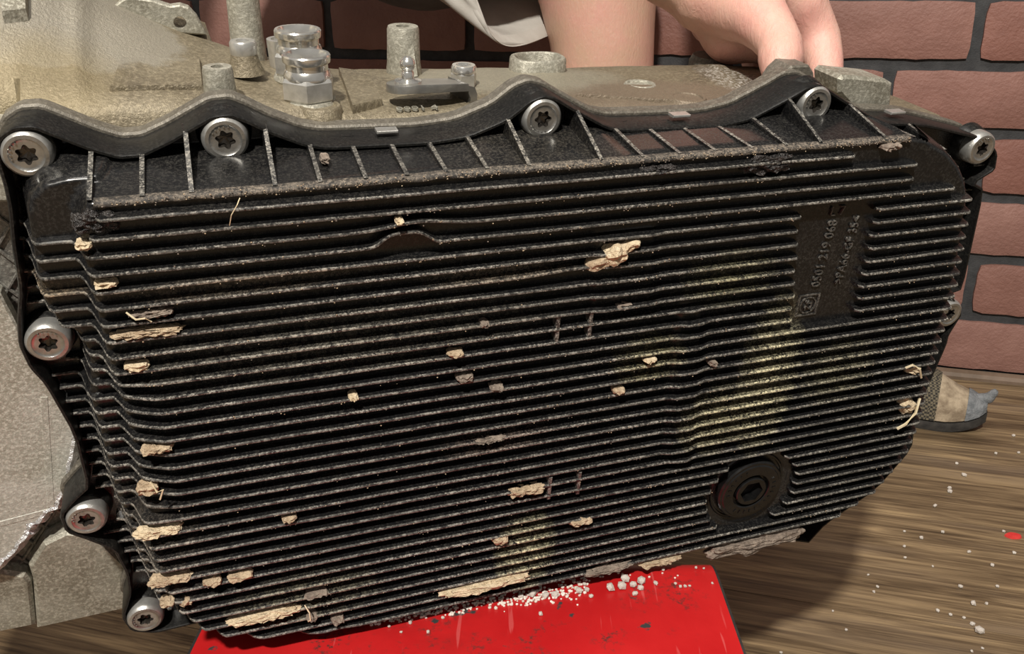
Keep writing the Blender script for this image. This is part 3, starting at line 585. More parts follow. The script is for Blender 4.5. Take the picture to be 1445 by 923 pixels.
# oval port
p, s = local(758, 104, 96); mb = MB(); rx, ry = 39*s, 30*s; H_ = 24*s
ov = lambda k, z: [(p[0]+rx*k*math.copysign(abs(math.cos(t))**.75, math.cos(t)), p[1]+ry*k*math.copysign(abs(math.sin(t))**.75, math.sin(t)), p[2]+z) for t in np.linspace(0, 2*math.pi, 40, False)]
mb.rings([ov(1.12, -.012), ov(1.04, -.002), ov(1, H_*.9), ov(.95, H_), ov(.84, H_), ov(.79, H_*.9), ov(.76, -.006)]); o = mb.build('oval_port', M_ALU2, GB, True, 40); o['label'] = 'raised oval opening in the casting'
# round plugs on the casting
for px, py, wp, b, nm in ((903, 118, 46, 70, 'core_plug'), (970, 138, 54, 44, 'core_plug'), (452, 150, 60, 36, 'seat_pad')):
    b = onsurf(px, py+4); p, s = local(px, py+4, b); r = wp*s/2; mb = MB(); mb.rings([ringxy(a*r, z*r, 30, p) for a, z in ((1.1, -.35), (1.0, .12), (.92, .2), (.8, .2), (.74, .08))]); mb.build(nm, M_ALU2 if px == 903 else M_ALU, GB, True, 40)
# pads, steps and ridges cast on the top face
def pad(pxs, b0, b1, z0, z1, mat, name='cast_pad', bev=.0012):   # quadrilateral seen on top, between depths
    mb = MB(); P_ = [local(x, y, onsurf(x, y))[0] for x, y, b in pxs]; n = len(P_); cx = sum(q[0] for q in P_)/n; cy = sum(q[1] for q in P_)/n
    sh = lambda q, k: (cx+(q[0]-cx)*k, cy+(q[1]-cy)*k)
    mb.rings([[(q[0], q[1], q[2]+z0) for q in P_], [(q[0], q[1], q[2]+z1-bev) for q in P_], [(*sh(q, .97), q[2]+z1) for q in P_]]); return mb.build(name, mat, GB, True, 30)
pad([(505, 172, 27), (690, 168, 27), (652, 143, 40), (530, 143, 46)], 0, 0, -.012, .001, M_ALU)
pad([(812, 136, 40), (1000, 148, 28), (1095, 130, 30), (1005, 124, 58), (830, 122, 60)], 0, 0, -.012, .0012, M_ALU)
pad([(155, 130, 40), (288, 128, 40), (284, 90, 58), (172, 88, 58)], 0, 0, -.012, .0022, M_ALU)
pad([(498, 160, 34), (540, 150, 40), (520, 110, 86), (478, 104, 88)], 0, 0, -.012, .003, M_ALU)
# cylinder at the right end of the casting with raised rings
mb = MB(); c0 = np.array(local(985, 128, 92)[0]); c1 = np.array(local(1175, 128, 92)[0])
def xring(x, r, c): return [(x, c[1]+r*math.cos(t), c[2]+r*math.sin(t)) for t in np.linspace(0, 2*math.pi, 32, False)]
Rr = []
for k, (f_, r) in enumerate(((-.1, 6), (0, 17.5), (.08, 18), (.10, 20.5), (.16, 20.5), (.18, 18), (.42, 18), (.45, 19.5), (.52, 19.5), (.55, 17.5), (1, 16), (1.05, 5))):
    c = c0+(c1-c0)*f_; Rr.append(xring(c[0], r*1e-3, (0, c[1], c[2]-.0075)))
mb.rings(Rr); mb.build('output_sleeve', M_ALU, GB, True, 40)
p, s = local(1000, 108, 118); mb = MB(); mb.rings([ringxy(a*.012, z*.012, 18, (p[0], p[1], p[2]-.004)) for a, z in ((1, -1), (1, 1.0), (.85, 1.3))]); mb.build('side_boss', M_ALU3, GB, True, 40)
# tab on the flange, hexagonal lug at the right
def block(pxs, h0, h1, mat, name, inset=.8):
    mb = MB(); mb.prism([tuple(uvp(x, y, h1)) for x, y in pxs], h0, h1, 0, L, inset); return mb.build(name, mat, GB)
block([(1098, 116), (1106, 104), (1118, 93), (1142, 92), (1149, 103), (1150, 118), (1146, 130), (1105, 130)], -34, -21, M_ALU3, 'flange_tab')
o = block([(1184, 132), (1184, 112), (1190, 106), (1251, 112), (1261, 118), (1258, 150), (1255, 158), (1200, 150)], -46, -27, M_ALU2, 'cast_lug', 1.5)
# small clip inserts on the rim
for px, py in ((545, 183), (958, 161), (1262, 157)):
    c = uvp(px, py, -10); mb = MB(); mb.prism([(c[0]-4, c[1]-.5), (c[0]+4, c[1]-.4), (c[0]+4, c[1]+.6), (c[0]-4, c[1]+.6)], -12, -7, 0, L, .2); mb.build('clip_insert', M_STEELR, PAN)
# cast digits beside the lever
bq = onsurf(560, 161); p, s = local(560, 161, bq); dgt = text('0001 4', 0, 0, .0062, 0, GB, M_ALU2, 0, .9, 'cast_digits', Matrix.Identity(3)); dgt.location = (p[0], p[1], p[2]+.0012)
# bracket tab with a hole at the bell housing
br = [(128, -14), (150, 4), (160, 9), (170, 2), (180, -4), (215, 1), (240, 9), (254, 7), (266, 11), (278, 24), (288, 42), (292, 50), (262, 48), (225, 42), (190, 30), (160, 16), (130, 2)]
P_ = [tuple(uvp(x, y, -100)) for x, y in br]; P_ = P_[:1]+P_[1:]
hc = uvp(254, 32, -100); hr = 2.6; n = 20
mb = MB(); mb.prism(P_, -106, -100, 0, L, .6); br_o = mb.build('bracket_tab', M_ALU2, GB)
mb = MB(); circ = lambda r, h: [L(hc[0]+r*math.cos(t), hc[1]+r*math.sin(t), h) for t in np.linspace(0, 2*math.pi, n, False)]
cut = MB(); cut.rings([circ(hr, -120), circ(hr, -90)]); cu_o = cut.build('cutter', M_SOCK, GB)
md = br_o.modifiers.new('hole', 'BOOLEAN'); md.operation = 'DIFFERENCE'; md.object = cu_o; md.solver = 'EXACT'
bpy.context.view_layer.update(); dg = bpy.context.evaluated_depsgraph_get(); me = bpy.data.meshes.new_from_object(br_o.evaluated_get(dg)); br_o.modifiers.clear(); br_o.data = me; bpy.data.objects.remove(cu_o)
# raised rib at the far left of the bell housing
pad([(8, 40, 60), (42, 36, 60), (40, -10, 92), (4, -10, 92)], 0, 0, -.012, .006, M_ALU2, 'bell_rib')
# bell housing wall left of the pan : diagonal ribbed casting, torn wall over it, lower casting blocks
mb = MB(); grid_c = [uvp(-60, 300, -33), uvp(140, 300, -33), uvp(150, 820, -33), uvp(-60, 830, -33)]
gu0, gu1, gv0, gv1 = -62, -4, 14, 205
for sgn in (1, -1):
    k = -260
    while k < 330:
        a = np.array([gu0, k]); b = np.array([gu1, k+sgn*(gu1-gu0)*1.35])
        lo = max(min(a[1], b[1]), gv0); hi = min(max(a[1], b[1]), gv1)
        if hi-lo > 8:
            t0 = (lo-a[1])/(b[1]-a[1]); t1 = (hi-a[1])/(b[1]-a[1]); p0 = a+(b-a)*t0; p1 = a+(b-a)*t1; dr = (p1-p0)/np.hypot(*(p1-p0)); pr_ = np.array([-dr[1], dr[0]])*.7
            mb.prism([p0+pr_, p1+pr_, p1-pr_, p0-pr_], -35, -32.2, 0, L, .4)
        k += 17
mb.build('diagonal_ribs', M_GRID, GB)
mb = MB(); mb.prism([(-64, 12), (-4, 12), (-4, 208), (-64, 208)], -38, -33.6); mb.build('ribbed_wall', M_GRID, GB)
torn = [(-110, 395), (-20, 398), (0, 414), (20, 452), (31, 474), (44, 496), (62, 520), (82, 552), (97, 578), (108, 603), (106, 628), (100, 655), (97, 688), (86, 702), (82, 716), (66, 722), (57, 736), (44, 742), (40, 756), (30, 764), (22, 778), (8, 790), (-10, 806), (-110, 850)]
tp = [uvp(x, y, -21) for x, y in torn]; ti = []
for i in range(len(tp)-1):
    for k in range(4): ti.append(tp[i]+(tp[i+1]-tp[i])*k/4)
ti.append(tp[-1])
ti = [p+np.array([.55*mnoise.noise((p[0]*.5, p[1]*.5, 1.)), .55*mnoise.noise((p[0]*.5, p[1]*.5, 7.))])*(1 if i > 36 and i < 88 else .2) for i, p in enumerate(ti)]
mb = MB(); mb.prism(ti, -27, -21, 0, L, .8); mb.build('broken_casting_wall', M_ALU4, GB)['label'] = 'grey cast wall with a torn bright edge'
mb = MB(); tr = ti[36:90]; R_ = []
for i, p in enumerate(tr):
    k = mnoise.noise((p[0]*.8, p[1]*.8, 3.)); a = 1.4+1.2*abs(k)
    dn = np.array([.8, .6]); s1 = 3.2+1.6*abs(mnoise.noise((p[1]*.3, 1., 1.)))
    R_.append([L(*(p-dn*a), -20.9+.5*k), L(*(p-dn*.1), -20.2+.9*k), L(*(p+dn*s1*.6), -22+1.2*k), L(*(p+dn*s1), -25.5), L(*(p-dn*.5), -26.5)])
mb.rings(R_); mb.build('torn_edge', M_TORN, GB, True, 30)
for a_, b_ in (((62, 560), (72, 716)), ((-10, 742), (74, 720))):
    p0, p1 = uvp(*a_, -21), uvp(*b_, -21); dr = (p1-p0)/np.hypot(*(p1-p0)); w_ = np.array([-dr[1], dr[0]])*.7
    mb = MB(); mb.prism([p0+w_*2, p1+w_*2, p1-w_*2, p0-w_*2], -23, -20.8, 0, L, .18); mb.build('wall_crease', M_ALU4, GB)
# gusset between the torn wall and the pan
block([(112, 604), (124, 640), (122, 668), (112, 716), (98, 722), (92, 716), (102, 690), (106, 650)], -32, -23, M_ALU2, 'edge_gusset')
o = block([(46, 818), (40, 800), (60, 768), (92, 752), (128, 752), (150, 770), (176, 795), (190, 812), (192, 858), (52, 889)], -70, -23, M_ALU2, 'lower_casting_block', 1.6, ); o['label'] = 'flat-bottomed grey casting block'
block([(-80, 800), (0, 806), (36, 812), (44, 822), (50, 884), (0, 894), (-80, 906)], -70, -26, M_ALU2, 'lower_casting_block', 1.6)
block([(-60, 176), (0, 176), (14, 178), (8, 200), (8, 236), (14, 286), (-60, 286)], -36, -22, M_ALU2, 'bell_flange', 1.0)
block([(132, 752), (160, 758), (168, 770), (176, 792), (152, 772), (128, 762)], -28, -16, M_RIM, 'corner_gusset', .6)

# ================================================================== MUD, GRIT
def clump_mesh(name, mat, lx, ly, lz, seed, rough=.28, sub=3, boxy=.38):
    b = bmesh.new(); bmesh.ops.create_icosphere(b, subdivisions=sub, radius=1)
    for v_ in b.verts:
        c = v_.co.normalized(); m_ = max(abs(c.x), abs(c.y), abs(c.z)); c = c*(1-boxy)+c/m_*boxy*.85
        n1 = mnoise.fractal(Vector((c.x*1.9*max(1, lx/lz*.5), c.y*1.9, c.z*1.9))+Vector((seed*7.1, 0, 0)), .9, 2.1, 4)
        n2 = mnoise.noise(Vector((c.x*5*max(1, lx/lz*.5), c.y*5, c.z*5))+Vector((seed*3.3, 4, 0)))
        k = 1+rough*n1+rough*.35*n2; v_.co = Vector((c.x*lx*(1+.25*(k-1)), c.y*ly*k, c.z*lz*k))
    me = bpy.data.meshes.new(name); b.to_mesh(me); b.free(); me.materials.append(mat); return me
FD = Vector(X); HN = -Vector(Y)
def pan_point(u, v_, h): return FRAME @ Vector(L(u, v_, h))
MUDS = [  # px, py, width px, height px, h, material, rotation, label
 (150, 398, 34, 13, 27, 1, 0, 'small tan mud lump between fins, second down at the upper left corner of the pan'),
 (118, 345, 24, 11, 27, 1, 0, 'topmost small tan mud lump, just under the black grit at upper left'),
 (208, 467, 104, 12, 28, 0, 0, 'long tan mud strip between fins, right of the bolt halfway down the left edge'),
 (212, 440, 66, 11, 28, 3, 0, 'dark crumbly mud strip directly above the long tan strip at left'),
 (193, 514, 36, 13, 28, 1, 0, 'short squarish tan mud lump below the long tan strip at left'),
 (222, 631, 46, 11, 28, 0, 0, 'flat straw-flecked mud patch on the slanting left end of the fins'),
 (208, 688, 32, 19, 26, 0, 0, 'ragged straw-flecked mud lump above right of the third bolt on the left edge'),
 (223, 747, 70, 13, 28, 1, 0, 'large pale brown mud lump level with the lower left edge bolt'),
 (241, 815, 64, 12, 28, 0, 0, 'broad mud lump near the lower left corner, leftmost of three in its row'),
 (299, 818, 27, 11, 29, 0, 0, 'small mud cube, middle of three in the row near the lower left corner'),
 (339, 810, 38, 12, 29, 0, 0, 'mud lump with a dark right end, rightmost of three near the lower left corner'),
 (236, 848, 22, 10, 28, 0, 0, 'round mud lump in the lowest row of the left corner, left of the pair'),
 (262, 845, 22, 10, 28, 0, 0, 'round mud lump in the lowest row of the left corner, right of the pair'),
 (372, 867, 108, 12, 29, 1, .0, 'long pale chip-like mud strip along the bottom left of the pan'),
 (742, 690, 62, 12, 29, 0, 0, 'rectangular tan mud block left of the lower cross webs'),
 (705, 759, 26, 13, 29, 0, 0, 'small round mud clod above the pale yellow dust near the bottom'),
 (818, 733, 40, 10, 29, 0, 0, 'tan mud lump with a dark shadow between the drain plug and the lower cross webs'),
 (684, 824, 138, 13, 30, 1, 0, 'longest pale mud strip on the lower edge of the pan above the red stand'),
 (856, 801, 84, 9, 29, 2, 0, 'thin grey mud strip under the last fin, left of the drain plug'),
 (930, 790, 70, 10, 29, 0, 0, 'tan mud lump strip on the bottom edge, right above the red stand corner'),
 (1066, 763, 165, 27, 28, 2, 0, 'wide grey brown mud bank below the drain plug'),
 (1286, 519, 28, 13, 27, 1, 0, 'pale fibrous mud scrap, upper of two at the right edge'),
 (1278, 570, 36, 24, 27, 1, .5, 'pale fibrous mud scrap, lower of two at the right edge beside the shoe'),
 (563, 311, 13, 9, 30, 1, 0, 'pale pebble wedged where two upper fins are bent'),
 (878, 430, 30, 8, 28, 2, 0, 'small brown mud smear above the upper cross webs'),
 (682, 455, 16, 9, 28, 2, 0, 'tiny brown mud crumb left of the upper cross webs'),
 (642, 497, 26, 8, 29, 0, 0, 'small tan mud crumb in mid pan, topmost of three in a slanting row'),
 (655, 531, 28, 10, 29, 2, 0, 'small tan mud crumb in mid pan, middle of three in a slanting row'),
 (700, 545, 22, 9, 29, 2, 0, 'small brown mud crumb in mid pan, lowest of three in a slanting row'),
 (498, 558, 15, 8, 29, 1, 0, 'pale mud crumb alone at the left of mid pan'),
 (872, 549, 20, 10, 29, 0, 0, 'mud crumb with a dark hollow in the middle of the pan'),
 (916, 506, 22, 8, 29, 1, 0, 'yellowish mud chip left of the yellow dust patch'),
 (1004, 510, 13, 8, 29, 2, 0, 'brown triangular mud flake on a fin above the yellow dust'),
 (476, 872, 20, 10, 29, 2, 0, 'round brown mud lump on the bottom edge above the red stand'),
 (440, 868, 18, 8, 29, 2, 0, 'small brown mud lump beside the long pale strip at the bottom'),
 (408, 729, 22, 7, 29, 0, 0, 'thin tan mud flake in the lower left part of the fins'),
 (690, 617, 60, 6, 28, 2, 0, 'thin brown mud film between fins in mid pan'),
 (446, 836, 34, 7, 29, 2, 0, 'thin brown mud scrap above the long pale strip at bottom left'),
 (135, 312, 66, 30, 26, 4, 0, 'black glittering oily grit packed in the upper left corner of the face'),
 (930, 238, 62, 11, 27, 4, 0, 'black crumbly dirt under the ledge, left of two'),
 (1082, 230, 92, 24, 27, 4, -.05, 'black crumbly dirt hanging from the ledge, right of two'),
 (1255, 206, 34, 12, 27, 2, 0, 'matted brown dirt at the right end of the dusty ledge'),
 (458, 224, 15, 12, 10, 2, 0, 'fluffy grey dirt ball caught between two ribs'),
 (560, 880, 120, 7, 24, 2, .0, 'thin grey dirt line under the bottom edge of the pan'),
]
MATS = [M_MUD, M_MUDB, M_MUDD, M_MUDD, M_GUNK]
for i, (px, py, wp, hp, h, mi, rot, lab) in enumerate(MUDS):
    c = uvp(px, py, h); s = mmpx(c[0], c[1], h); lx = wp*s/2e3; lz = hp*s/2e3; ly = min(max(.0035, lz*.9), .006)
    me = clump_mesh('mud_clump', MATS[mi], lx, ly, lz, i+1, .6 if mi == 4 else .48, 4 if wp > 40 else 3)
    o = bpy.data.objects.new('grit_clump' if mi == 4 else 'mud_clump', me); COL.objects.link(o)
    o.matrix_world = Matrix.Translation(pan_point(c[0], c[1], h)) @ FRAME.to_3x3().to_4x4() @ Matrix.Rotation(rot, 4, 'Y')
    tag(o, lab, 'dirt' if mi == 4 else 'mud', 'dirt stuck between the fins of the pan')
# the big chunk stuck crosswise in the fins
big = empty('mud_chunk', matrix=Matrix.Translation(pan_point(*uvp(866, 356, 29), 29)) @ FRAME.to_3x3().to_4x4())
tag(big, 'largest pale mud chunk, sticking out slantwise from upper fins in mid pan', 'mud', 'dirt stuck between the fins of the pan')
for (dx, dz, lx, lz, ly, rot, nm, mt) in ((0, 0, .0052, .0040, .0055, -.35, 'chunk_core', M_MUDB), (.0055, .0028, .0055, .0024, .004, -.25, 'chunk_tip', M_MUDB), (-.0062, -.0034, .0058, .0026, .0035, -.2, 'chunk_tail', M_MUD)):
    me = clump_mesh(nm, mt, lx, ly, lz, len(nm)+3, .3, 3); o = bpy.data.objects.new(nm, me); COL.objects.link(o); o.parent = big
    o.location = (dx, 0, dz); o.rotation_euler = (0, rot, 0)
# straw fibres
def fibre(pts, r, lab, mat=M_STRAW):
    mb = MB(); R_ = []
    for k, p in enumerate(pts):
        a = Vector(pts[max(k-1, 0)]); b = Vector(pts[min(k+1, len(pts)-1)]); t = (b-a).normalized(); x = t.orthogonal().normalized(); y = t.cross(x)
        R_.append([tuple(Vector(p)+(x*math.cos(q)+y*math.sin(q))*r) for q in (0, 1.57, 3.14, 4.71)])
    mb.rings(R_); return tag(mb.build('straw_fibre', mat), lab, 'fibre', 'fibres stuck in the dirt')
def pf(l, h): return [pan_point(*uvp(x, y, h), h+d) for (x, y), d in zip(l, (0, 2, 3, 2, 0, 0))]
fibre(pf([(212, 680), (222, 690), (230, 684), (226, 700)], 31), .0004, 'short pale straw poking from the ragged mud lump above the left edge bolt')
fibre(pf([(1298, 562), (1288, 580), (1272, 594), (1262, 602)], 30), .0007, 'long pale fibre across the mud scrap at the right edge')
fibre(pf([(1276, 520), (1284, 512), (1292, 516), (1296, 530)], 30), .0006, 'pale curled fibre on the upper mud scrap at the right edge')
fibre(pf([(178, 441), (192, 447), (205, 443), (214, 450)], 31), .0003, 'thin pale root on the dark mud strip at left')
fibre(pf([(430, 854), (436, 860), (437, 868), (434, 872)], 32), .0003, 'fine curled fibre at the end of the long pale mud strip')
fibre(pf([(324, 318), (326, 300), (334, 284), (338, 276)], 31), .0002, 'fine hair hanging over the upper left fins')
# loose grains of dust on the fin crests and the ledge of the pan
rg_ = random.Random(11); mb = MB(); oct_f = [(0, 2, 4), (2, 1, 4), (1, 3, 4), (3, 0, 4), (2, 0, 5), (1, 2, 5), (3, 1, 5), (0, 3, 5)]
mbb = MB()
for k in range(3600):
    if k < 420: u, v_ = rg_.uniform(22, 330), rg_.gauss(8.4, .7); h = 27.6
    else:
        i = int(rg_.random()**1.15*33); u = rg_.uniform(24, 372); v_ = fin_v[i]+dev(i, u)+rg_.gauss(0, .55)
        if 34 < v_ < 90.5 and txtL(v_)-1 < u < txtR(v_)+1 or math.hypot(u-DC[0], v_-DC[1]) < 25 or i in RIGHT_END and u > RIGHT_END[i]-2 or sdf(np.array([[u, v_]]), MF)[0] > -8: continue
        h = 30.75+float(HF(np.array([[u, v_]]))[0])-26
        if mnoise.noise((u*.025, v_*.06, 4.)) < rg_.uniform(-.5, .5): continue
    r = rg_.uniform(.14, .38)
    c = L(u, v_, h); r *= 1e-3; (mbb if rg_.random() < .5 else mb).add([(c[0]+r, c[1], c[2]), (c[0]-r, c[1], c[2]), (c[0], c[1]+r, c[2]), (c[0], c[1]-r, c[2]), (c[0], c[1], c[2]+r), (c[0], c[1], c[2]-r)], oct_f)
tag(mb.build('dust_grains', M_MUD, PAN), kind='stuff'); tag(mbb.build('dust_grains', M_MUDD, PAN), kind='stuff')
# white grit on the red stand and on the floor
CR = []
for k in range(8):
    me = clump_mesh('crumb', M_CRUMB, 1, 1, 1, 40+k, .35, 1, .3); CR.append(me)
def crumb(px, py, wp, z, lab, grp, name='grit_crumb'):
    p = onz(px, py, z); s = np.linalg.norm(p-np.array([0, 0, CAM_H]))/FPX; r = wp*s/2
    o = bpy.data.objects.new(name, random.choice(CR)); COL.objects.link(o); o.location = (p[0], p[1], z+r*.75); o.scale = (r*random.uniform(.9, 1.25), r, r*.85); o.rotation_euler = (0, 0, random.random()*6)
    return tag(o, lab, 'crumb', grp)
BIG = [(861, 832, 13), (877, 830, 13), (882, 820, 12), (893, 828, 11), (905, 823, 13), (904, 832, 9), (896, 840, 8), (925, 825, 7), (817, 836, 10), (828, 834, 8), (834, 843, 6), (783, 842, 11), (770, 843, 10), (751, 841, 12), (735, 844, 9), (728, 836, 8), (790, 820, 6), (810, 823, 6), (825, 826, 6)]
for x, y, wp in BIG: crumb(x, y, wp, ST, 'cream coloured larger grit crumb lying below the pan edge on the red stand', 'larger grit crumbs on the red stand')
for x, y, wp in [(953, 825, 5), (960, 829, 5), (967, 829, 5), (973, 828, 4), (1005, 824, 4), (982, 802, 4), (936, 805, 5), (912, 800, 4), (763, 868, 7), (604, 893, 5), (579, 880, 5), (566, 893, 4), (549, 885, 5), (625, 873, 5), (944, 793, 5), (950, 789, 5), (993, 803, 3), (847, 815, 4), (860, 810, 5)]:
    crumb(x, y, wp, ST, 'small white grit crumb scattered singly on the red stand', 'single crumbs on the red stand')
rs = random.Random(3); pts = []
for k in range(420):
    t = rs.random()**.8; x = 520+t*310; yl = np.interp(x, [520, 600, 700, 760, 830], [878, 863, 847, 840, 828]); y = yl+rs.gauss(0, 3.0+5*t)+2
    pts.append((x, y, rs.uniform(1.6, 4.2)))
for k in range(60): pts.append((rs.uniform(830, 960), rs.gauss(800, 9), rs.uniform(1.5, 3.5)))
mb = MB(); ico = CR[0]; iv = [tuple(v_.co) for v_ in ico.vertices]; if_ = [tuple(p.vertices) for p in ico.polygons]
for x, y, wp in pts:
    p = onz(x, y, ST); r = wp*.00042/2*.95; 
    if p[1] > y1-R: continue
    mb.add([(p[0]+a*r*1.2, p[1]+b*r, ST+r*.7+c*r) for a, b, c in iv], if_)
tag(mb.build('grit_drift', M_CRUMB), 'drift of fine white grit along the pan edge on the red stand', 'grit', kind='stuff')
FLC = [(1340, 690, 5), (1360, 672, 6), (1340, 695, 6), (1319, 715, 5), (1276, 751, 4), (1276, 772, 4), (1330, 752, 5), (1300, 760, 5), (1416, 751, 4), (1277, 788, 4), (1367, 780, 4), (1431, 781, 4), (1400, 799, 5), (1355, 829, 5), (1407, 829, 5), (1373, 853, 7), (1392, 853, 4), (1323, 863, 5), (1341, 869, 5), (1360, 873, 4), (1372, 882, 6), (1382, 893, 10), (1194, 890, 4), (1238, 829, 4), (1233, 836, 4), (1225, 812, 3), (1175, 863, 3), (1405, 641, 4), (1371, 920, 4), (1386, 916, 4), (1430, 616, 4), (1437, 640, 4), (1102, 922, 4), (1316, 800, 3), (1350, 655, 4)]
for k, (x, y, wp) in enumerate(FLC):
    if wp == 10: crumb(x, y, wp, 0, 'largest white crumb on the wood floor near the bottom right corner', 'white crumbs on the floor')
    else: crumb(x, y, wp, 0, 'small white crumb scattered on the brown wood floor', 'white crumbs on the floor')
p = onz(1430, 757, 0); b = bmesh.new(); bmesh.ops.create_cone(b, cap_ends=True, segments=14, radius1=.0062, radius2=.0058, depth=.0012)
for v_ in b.verts: v_.co *= 1+.18*mnoise.noise(v_.co*300); 
for v_ in b.verts: v_.co.x *= 1.2; v_.co.y *= .75
me = bpy.data.meshes.new('paint_chip'); b.to_mesh(me); b.free(); me.materials.append(simple('red_chip', (.6, .03, .03), (.75, .06, .05), 90, .5)); o = bpy.data.objects.new('paint_chip', me); COL.objects.link(o); o.location = (p[0], p[1], .0007)
tag(o, 'small red paint chip lying on the wood floor at the right', 'paint chip')
#PERSON
# ================================================================== PERSON KNEELING BEHIND
def blob(chains, vox, smooth_it, extra=()):
    b = bmesh.new()
    for ch in chains:
        for k in range(len(ch)):
            p, r = Vector(ch[k][0]), ch[k][1]
            bmesh.ops.create_uvsphere(b, u_segments=18, v_segments=10, radius=r, matrix=Matrix.Translation(p))
            if k:
                q, r0 = Vector(ch[k-1][0]), ch[k-1][1]; d = p-q
                if d.length < 1e-5: continue
                m_ = Matrix.Translation((p+q)/2) @ d.to_track_quat('Z', 'Y').to_matrix().to_4x4()
                bmesh.ops.create_cone(b, cap_ends=True, segments=20, radius1=r0, radius2=r, depth=d.length, matrix=m_)
    me = bpy.data.meshes.new('blob'); b.to_mesh(me); b.free()
    o = bpy.data.objects.new('blob', me); COL.objects.link(o)
    r = o.modifiers.new('r', 'REMESH'); r.mode = 'VOXEL'; r.voxel_size = vox; r.use_smooth_shade = True
    s = o.modifiers.new('s', 'SMOOTH'); s.iterations = smooth_it; s.factor = .5
    bpy.context.view_layer.update(); dg = bpy.context.evaluated_depsgraph_get(); out = bpy.data.meshes.new_from_object(o.evaluated_get(dg))
    bpy.data.objects.remove(o); return out
def gp(px, py, b): return FRAME @ Vector(local(px, py, b)[0])
HIPL, HIPR = Vector((.02, 1.0, .56)), Vector((-.20, .99, .56))
TH = ondepth(850, 60, .95)
arm = [[(Vector((.12, .88, .94)), .058), (Vector((.175, .80, .72)), .045), (Vector((.165, .70, .60)), .042), (gp(965, -80, 130), .033), (gp(1004, -18, 112), .0235)]]
hand = [
    [(gp(965, -80, 130), .033), (gp(1004, -18, 112), .0235), (gp(1030, 0, 102), .0200), (gp(1062, 4, 88), .0165)],            # wrist into the back of the hand
    [(gp(1030, 2, 100), .0190), (gp(1066, 20, 78), .0150), (gp(1086, 42, 62), .0120), (gp(1101, 64, 50), .0103), (gp(1102, 84, 42), .0104), (gp(1101, 99, 38), .0088)],  # thumb
    [(gp(1024, 12, 112), .0195), (gp(1036, 40, 108), .0186), (gp(1076, 50, 100), .0145)],                                      # heel of the hand
    [(gp(1030, -10, 112), .019), (gp(1098, -16, 96), .0170), (gp(1128, 6, 90), .0142), (gp(1144, 32, 86), .0118), (gp(1154, 56, 82), .0114), (gp(1162, 84, 72), .0098), (gp(1166, 112, 62), .0084)],  # index finger
    [(gp(1030, -6, 122), .018), (gp(1098, -8, 116), .0150), (gp(1122, 32, 114), .0118), (gp(1134, 74, 104), .0098), (gp(1136, 112, 90), .0082)],   # middle finger
    [(gp(1020, 10, 128), .017), (gp(1075, 10, 130), .0140), (gp(1098, 50, 130), .0110), (gp(1106, 88, 122), .0092), (gp(1104, 118, 108), .0080)],  # ring finger
    [(gp(1010, 25, 132), .015), (gp(1050, 35, 140), .0120), (gp(1066, 70, 140), .0095), (gp(1070, 104, 130), .0080)],                 # little finger
]
body = [
    [(HIPL, .088), (TH+Vector((-.012, .02, .10)), .070), (TH, .0545), (TH+Vector((.005, 0, -.12)), .052), (Vector((TH.x+.01, .955, .10)), .052), (Vector((TH.x+.02, .955, .062)), .055), (Vector((.20, .965, .058)), .052), (Vector((.30, .965, .055)), .040), (Vector((.355, .955, .055)), .036)],
    [(HIPR, .088), (Vector((-.30, .80, .52)), .070), (Vector((-.345, .70, .50)), .058), (Vector((-.36, .74, .34)), .054), (Vector((-.37, .78, .12)), .040), (Vector((-.37, .76, .06)), .04)],
    [(HIPL, .095), (HIPR, .095)], [((HIPL+HIPR)/2, .115), (Vector((-.09, .96, .70)), .125), (Vector((-.09, .92, .86)), .135), (Vector((-.09, .89, .95)), .09), (Vector((-.09, .86, 1.05)), .055), (Vector((-.09, .84, 1.13)), .078), (Vector((-.09, .84, 1.19)), .085), (Vector((-.09, .85, 1.23)), .075)],
    [(Vector((-.09, .755, 1.155)), .011), (Vector((-.09, .76, 1.19)), .008)], [(Vector((-.18, .85, 1.17)), .016), (Vector((0, .85, 1.17)), .016)],
    [(Vector((.12, .88, .94)), .062), (Vector((-.09, .90, .93)), .10), (Vector((-.30, .88, .93)), .062), (Vector((-.40, .76, .76)), .045), (Vector((-.42, .66, .70)), .041), (Vector((-.40, .50, .66)), .028), (Vector((-.395, .46, .645)), .026)],
    [(Vector((.12, .88, .94)), .060), (Vector((.175, .80, .72)), .0455)],
]
for k, (dx, l) in enumerate(((-.030, .075), (-.010, .085), (.010, .08), (.028, .065))):
    body.append([(Vector((-.395+dx*.6, .455, .64)), .016), (Vector((-.395+dx, .40, .635)), .010), (Vector((-.395+dx, .40-l*.5, .615)), .008)])
body.append([(Vector((-.37, .46, .64)), .016), (Vector((-.345, .43, .63)), .010), (Vector((-.335, .40, .615)), .009)])
m1 = blob(body, .009, 4); m2 = blob(arm+hand, .0019, 3)
b = bmesh.new(); b.from_mesh(m1); b.from_mesh(m2); me = bpy.data.meshes.new('person'); b.to_mesh(me); b.free(); me.materials.clear(); me.materials.append(M_SKIN)
me.polygons.foreach_set('material_index', [0]*len(me.polygons)); me.polygons.foreach_set('use_smooth', [True]*len(me.polygons))
person = bpy.data.objects.new('person', me); COL.objects.link(person)
tag(person, 'person in pale shorts kneeling behind the gearbox, one hand gripping its right end', 'person')
